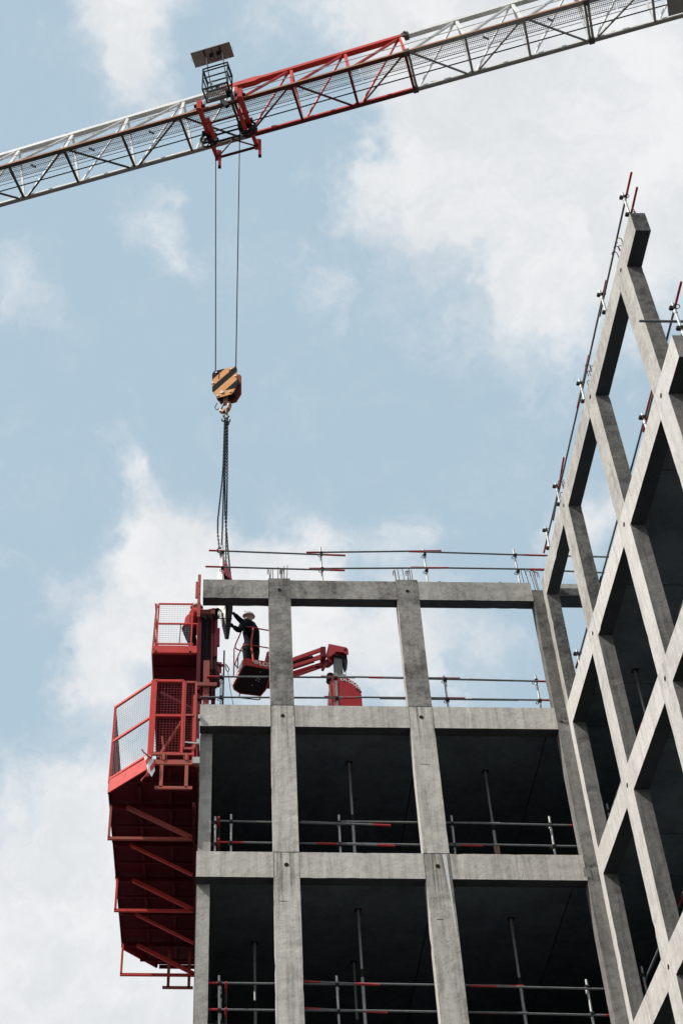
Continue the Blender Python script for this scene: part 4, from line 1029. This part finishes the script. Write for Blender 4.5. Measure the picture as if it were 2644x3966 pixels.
def person(label, root, J_, face, cols, hat=True):
    """J_: joints dict, face: unit facing vector, cols: jacket, trousers"""
    pr = thing('person', label, 'person', root)
    F = V(face).normalized()
    b = MB(); hc = V(J_['head'])
    side = F.cross(V((0,0,1))).normalized()
    Rm = Matrix((side, F, side.cross(F))).transposed()
    ellipsoid(b, hc, (.078,.098,.118), R=Rm)
    ellipsoid(b, hc+F*.05-V((0,0,.055)), (.055,.055,.055), R=Rm)
    chainrad(b, [hc+F*.085+V((0,0,.02)), hc+F*.118-V((0,0,.022))], [.012,.017], 8)            # nose
    for s_ in (-1,1):
        ellipsoid(b, hc+side*.08*s_-V((0,0,.01)), (.012,.02,.03), 8, 6, Rm)                    # ears
        ellipsoid(b, hc+side*.033*s_+F*.082+V((0,0,.012)), (.014,.012,.010), 8, 6, Rm)         # eyes
    ellipsoid(b, hc+F*.097-V((0,0,.062)), (.026,.010,.010), 8, 6, Rm)                          # mouth
    chainrad(b, [hc-V((0,0,.08)), V(J_['neck'])], [.055,.06], 10)
    chainrad(b, [J_['neck'], J_['chest'], J_['waist'], J_['pelvis']], [.08,.145,.125,.135], 14)
    for s_ in 'LR':
        chainrad(b, [J_['chest_top'], J_['sh'+s_], J_['el'+s_], J_['wr'+s_]], [.08,.062,.042,.028], 10)
        chainrad(b, [J_['pelvis'], J_['hip'+s_], J_['kn'+s_], J_['an'+s_]], [.10,.088,.058,.04], 10)
        hand(b, J_['wr'+s_], V(J_['hand'+s_])-V(J_['wr'+s_]), J_['palm'+s_])
        an = V(J_['an'+s_]); chainrad(b, [an, an-V((0,0,.05))+F*.02, an-V((0,0,.06))+F*.15], [.04,.04,.03], 8)
    gl = MB()
    for s_ in 'LR': hand(gl, J_['wr'+s_], V(J_['hand'+s_])-V(J_['wr'+s_]), J_['palm'+s_], 1.12)
    go = gl.build('gloves', M['glove'], pr); remesh(go, .006)
    bo = b.build('body', M['skin'], pr); remesh(bo, .009)
    j = MB()
    chainrad(j, [V(J_['neck'])-V((0,0,.02)), J_['chest'], J_['waist'], V(J_['pelvis'])-V((0,0,J_.get('hem', .10)))], [.10,.205,.185,.20], 16)
    ct = V(J_['chest_top'])
    for s_ in 'LR':
        chainrad(j, [ct, J_['sh'+s_], J_['el'+s_], V(J_['wr'+s_])], [.14,.10,.072,.052], 12)
    jo = j.build('jacket', cols[0], pr); remesh(jo, .014)
    t = MB()
    for s_ in 'LR':
        chainrad(t, [J_['pelvis'], J_['hip'+s_], J_['kn'+s_], V(J_['an'+s_])], [.15,.13,.092,.075], 12)
    to = t.build('trousers', cols[1], pr); remesh(to, .014)
    bt = MB()
    for s_ in 'LR':
        an = V(J_['an'+s_]); chainrad(bt, [an+V((0,0,.05)), an-V((0,0,.03)), an-V((0,0,.035))+F*.08, an-V((0,0,.045))+F*.17], [.062,.062,.055,.04], 10)
    bto = bt.build('boots', M['boot'], pr); remesh(bto, .014)
    h = MB(); vs = []; n = 20; Rh = Rm
    tip = V(J_.get('hat_up', (0,0,1))).normalized()
    hb = hc+tip*.035
    for i in range(7):
        t_ = (math.pi/2)*i/6
        for jx in range(n):
            vs.append(hb+Rh @ V((.118*math.cos(t_)*math.cos(2*math.pi*jx/n), .142*math.cos(t_)*math.sin(2*math.pi*jx/n), 0))+tip*(.115*math.sin(t_)))
    fs = [(i*n+k, i*n+(k+1) % n, (i+1)*n+(k+1) % n, (i+1)*n+k) for i in range(6) for k in range(n)]
    h.add(vs, fs, 0, True)
    brim = [hb+Rh @ V((.123*math.cos(2*math.pi*k/n), (.162 if math.sin(2*math.pi*k/n) > 0 else .145)*math.sin(2*math.pi*k/n), 0)) for k in range(n)]
    h.prism([p-tip*.012 for p in brim], tip*.014)
    h.beam(hb+tip*.118-F*.1, hb+tip*.118+F*.1, .03, .012)
    h.build('hard_hat', M['helmet'], pr)
    return pr
fz = BZ+.10
person('worker in dark navy and pale hard hat in the basket, reaching to the hanging form', (-6.66,1.70,BZ+.05), dict(
    head=(-6.69,1.47,24.19), neck=(-6.67,1.49,24.03), chest_top=(-6.66,1.50,23.94), chest=(-6.65,1.51,23.77), waist=(-6.63,1.54,23.52), pelvis=(-6.65,1.55,23.34),
    shL=(-6.79,1.36,23.92), shR=(-6.55,1.66,23.90), elL=(-6.93,1.14,23.52), wrL=(-7.05,.96,23.44), handL=(-7.12,.88,23.42), palmL=(-1,.2,.2),
    elR=(-6.84,1.42,23.98), wrR=(-7.03,1.08,23.92), handR=(-7.10,.95,23.90), palmR=(-.5,.2,-1),
    hipL=(-6.73,1.48,23.30), hipR=(-6.57,1.61,23.30), knL=(-6.75,1.46,22.95), knR=(-6.57,1.60,22.95), anL=(-6.74,1.50,fz+.06), anR=(-6.58,1.64,fz+.06), hat_up=(-.12,-.05,1)),
    (-.9,-.25,0), (M['jacket'], M['trousers']))
pz = UZ+.05
person('worker in red jacket on the small platform, mostly hidden behind the formwork tower', (-7.98,.95,pz), dict(
    head=(-7.94,.92,23.97), neck=(-7.97,.93,23.84), chest_top=(-7.98,.94,23.78), chest=(-8.0,.95,23.64), waist=(-8.04,.96,23.44), pelvis=(-8.09,.96,23.28),
    shL=(-7.96,.80,23.76), shR=(-7.93,1.10,23.76), elL=(-7.72,.66,23.62), wrL=(-7.50,.70,23.74), handL=(-7.40,.74,23.80), palmL=(0,1,0),
    elR=(-7.72,1.08,23.60), wrR=(-7.50,1.0,23.72), handR=(-7.40,.96,23.78), palmR=(0,-1,0),
    hipL=(-8.07,.87,23.22), hipR=(-8.06,1.05,23.22), knL=(-7.99,.86,22.82), knR=(-7.96,1.06,22.82), anL=(-8.0,.88,pz+.09), anR=(-7.97,1.06,pz+.09), hem=-.02),
    (1,0,0), (M['redjacket'], M['trousers']))

# ------------------------------------------------------------------ camera
pitch, yaw, roll = math.radians(45.2516), math.radians(.1684), math.radians(.4811)
Fw = V((math.sin(yaw)*math.cos(pitch), math.cos(yaw)*math.cos(pitch), math.sin(pitch)))
Rt = V((math.cos(yaw), -math.sin(yaw), 0)); Up = Rt.cross(Fw)
R2 = Rt*math.cos(roll)+Up*math.sin(roll); U2 = -Rt*math.sin(roll)+Up*math.cos(roll)
cd = bpy.data.cameras.new('camera'); cam = bpy.data.objects.new('camera', cd); COL.objects.link(cam)
mw = Matrix((R2, U2, -Fw)).transposed().to_4x4(); mw.translation = V((-7.2735, -24.5059, 1.6)); cam.matrix_world = mw
cd.sensor_fit = 'AUTO'; cd.sensor_width = 36; cd.lens = 5580.13/3966*36
cd.shift_x = 435.7/3966; cd.shift_y = -6.5/3966
cd.clip_start = .1; cd.clip_end = 4000
SC.camera = cam

# ------------------------------------------------------------------ light and sky
S = V((-.66, -.215, .72)).normalized()       # towards the sun
el = math.asin(S.z); az = math.atan2(S.x, S.y)
sd = bpy.data.lights.new('sun', 'SUN'); sd.energy = 5.0; sd.angle = math.radians(.6); sd.color = (1, .962, .91)
so = bpy.data.objects.new('sun', sd); COL.objects.link(so); so.rotation_euler = (-S).to_track_quat('-Z', 'Y').to_euler(); so.location = (-30,-20,60)

wd = bpy.data.worlds.new('World'); SC.world = wd; wd.use_nodes = True
nt = wd.node_tree; nt.nodes.clear()
out = N(nt, 'ShaderNodeOutputWorld'); bg = N(nt, 'ShaderNodeBackground'); nt.links.new(bg.outputs[0], out.inputs[0])
sky = N(nt, 'ShaderNodeTexSky'); sky.sky_type = 'NISHITA'; sky.sun_disc = False
sky.sun_elevation = el; sky.sun_rotation = az; sky.air_density = 1.; sky.dust_density = 1.2; sky.ozone_density = 1.
tc = N(nt, 'ShaderNodeTexCoord')
dirv = tc.outputs['Generated']
# warp the direction so cloud edges are ragged
def vnoise(scale, amt, detail=5):
    n = N(nt, 'ShaderNodeTexNoise'); n.inputs['Scale'].default_value = scale; n.inputs['Detail'].default_value = detail; n.inputs['Roughness'].default_value = .6
    nt.links.new(dirv, n.inputs['Vector'])
    s_ = N(nt, 'ShaderNodeVectorMath'); s_.operation = 'SUBTRACT'; nt.links.new(n.outputs['Color'], s_.inputs[0]); s_.inputs[1].default_value = (.5,.5,.5)
    k = N(nt, 'ShaderNodeVectorMath'); k.operation = 'SCALE'; nt.links.new(s_.outputs[0], k.inputs[0]); k.inputs['Scale'].default_value = amt
    return k.outputs[0]
ad = N(nt, 'ShaderNodeVectorMath'); ad.operation = 'ADD'; nt.links.new(dirv, ad.inputs[0]); nt.links.new(vnoise(7., .16), ad.inputs[1])
ad2 = N(nt, 'ShaderNodeVectorMath'); ad2.operation = 'ADD'; nt.links.new(ad.outputs[0], ad2.inputs[0]); nt.links.new(vnoise(30., .035, 6), ad2.inputs[1])
wdir = ad2.outputs[0]
CL = CLOUD_LIST = []
CL += [(0.1946, 0.5172, 0.8334, 0.0997, 1),
  (0.2325, 0.472, 0.8504, 0.0846, 0.9),
  (0.1512, 0.4999, 0.8528, 0.0574, 0.8),
  (0.2676, 0.5402, 0.7979, 0.0574, 0.75),
  (0.2055, 0.5587, 0.8035, 0.0514, 0.7),
  (0.213, 0.595, 0.775, 0.0393, 0.5),
  (0.2692, 0.4387, 0.8574, 0.0574, 0.6),
  (0.133, 0.4311, 0.8925, 0.0604, 0.8),
  (0.093, 0.4189, 0.9033, 0.0423, 0.8),
  (0.1093, 0.5249, 0.8441, 0.0332, 0.6),
  (0.1161, 0.4831, 0.8678, 0.0393, 0.6),
  (0.1735, 0.5435, 0.8213, 0.0423, 0.6),
  (-0.0602, 0.4408, 0.8956, 0.0453, 1),
  (-0.046, 0.4703, 0.8813, 0.0272, 0.6),
  (-0.0373, 0.5388, 0.8416, 0.0242, 0.55),
  (-0.0283, 0.5607, 0.8275, 0.0181, 0.5),
  (-0.0855, 0.4306, 0.8985, 0.0242, 0.4),
  (0.0314, 0.4406, 0.8972, 0.0272, 0.35),
  (0.0701, 0.5803, 0.8114, 0.0181, 0.25),
  (-0.1544, 0.5672, 0.809, 0.0332, 0.6),
  (-0.1228, 0.5979, 0.7921, 0.0211, 0.35),
  (0.1342, 0.4503, 0.8827, 0.0302, 0.5),
  (0.0542, 0.4399, 0.8964, 0.0332, 0.3),
  (-0.0737, 0.6849, 0.7249, 0.0211, 0.8),
  (-0.0567, 0.7156, 0.6962, 0.0363, 0.8),
  (-0.0205, 0.7226, 0.691, 0.0423, 0.8),
  (-0.059, 0.7542, 0.654, 0.0514, 0.9),
  (-0.0109, 0.7571, 0.6532, 0.0665, 0.9),
  (-0.0792, 0.7799, 0.6208, 0.0363, 0.7),
  (0.052, 0.7254, 0.6863, 0.0332, 0.6),
  (0.0823, 0.7578, 0.6472, 0.0514, 0.95),
  (0.025, 0.7366, 0.6758, 0.0453, 0.6),
  (0.1149, 0.776, 0.6202, 0.0363, 0.5),
  (-0.1117, 0.7777, 0.6186, 0.0181, 0.35),
  (-0.1323, 0.8626, 0.4883, 0.0997, 1),
  (-0.0768, 0.8381, 0.5401, 0.0393, 0.8),
  (-0.1015, 0.8913, 0.442, 0.0997, 1),
  (-0.0366, 0.8889, 0.4566, 0.0695, 0.9),
  (0.2521, 0.6852, 0.6834, 0.0302, 0.7),
  (0.1559, 0.7564, 0.6353, 0.0332, 0.55),
  (0.1324, 0.7153, 0.6862, 0.0211, 0.6),
  (0.2671, 0.5727, 0.7751, 0.0453, 0.4),
  (0.282, 0.4886, 0.8257, 0.0363, 0.4),
  (0.0371, 0.7424, 0.669, 0.0453, 0.7),
  (-0.1541, 0.7293, 0.6666, 0.0181, 0.4),
  (0.23, 0.6975, 0.6787, 0.0272, 0.5)]
acc = None
for (x, y, z, rad, wgt) in CL:
    ds = N(nt, 'ShaderNodeVectorMath'); ds.operation = 'DISTANCE'; nt.links.new(wdir, ds.inputs[0]); ds.inputs[1].default_value = (x,y,z)
    v = ramp(nt, ds.outputs['Value'], rad*.05, rad*1.65, wgt, 0.)
    acc = v if acc is None else math_(nt, 'ADD', acc, v)
fine = noise(nt, wdir, 20., 9, .68, .35)
big = noise(nt, dirv, 5., 6, .6, .2)
# away from the blobs the rest of the sky carries its own broken cloud
ds = N(nt, 'ShaderNodeVectorMath'); ds.operation = 'DISTANCE'; nt.links.new(dirv, ds.inputs[0]); ds.inputs[1].default_value = tuple(Fw)
rest = math_(nt, 'MULTIPLY', ramp(nt, ds.outputs['Value'], .50, .8, 0., 1.), ramp(nt, big, .42, .6, 0., 1.1))
acc = math_(nt, 'ADD', acc, rest)
acc = math_(nt, 'ADD', acc, math_(nt, 'MULTIPLY', math_(nt, 'SUBTRACT', fine, .5), 1.25))
acc = math_(nt, 'ADD', acc, math_(nt, 'MULTIPLY', math_(nt, 'SUBTRACT', big, .5), .5))
mask = ramp(nt, acc, -.05, 1.15, 0., 1.)
cshade = mixc(nt, ramp(nt, noise(nt, wdir, 9., 8, .65), .33, .68), (7.3,7.6,7.9), (8.8,8.9,9.0))
hz = mixc(nt, .85, sky.outputs[0], (4.95,6.45,7.55))
col = mixc(nt, mask, hz, cshade)
nt.links.new(col, bg.inputs[0]); bg.inputs[1].default_value = .10

SC.view_settings.view_transform = 'Standard'; SC.view_settings.look = 'None'
SC.view_settings.exposure = 0; SC.view_settings.gamma = 1
SC.cycles.max_bounces = 6; SC.cycles.diffuse_bounces = 3
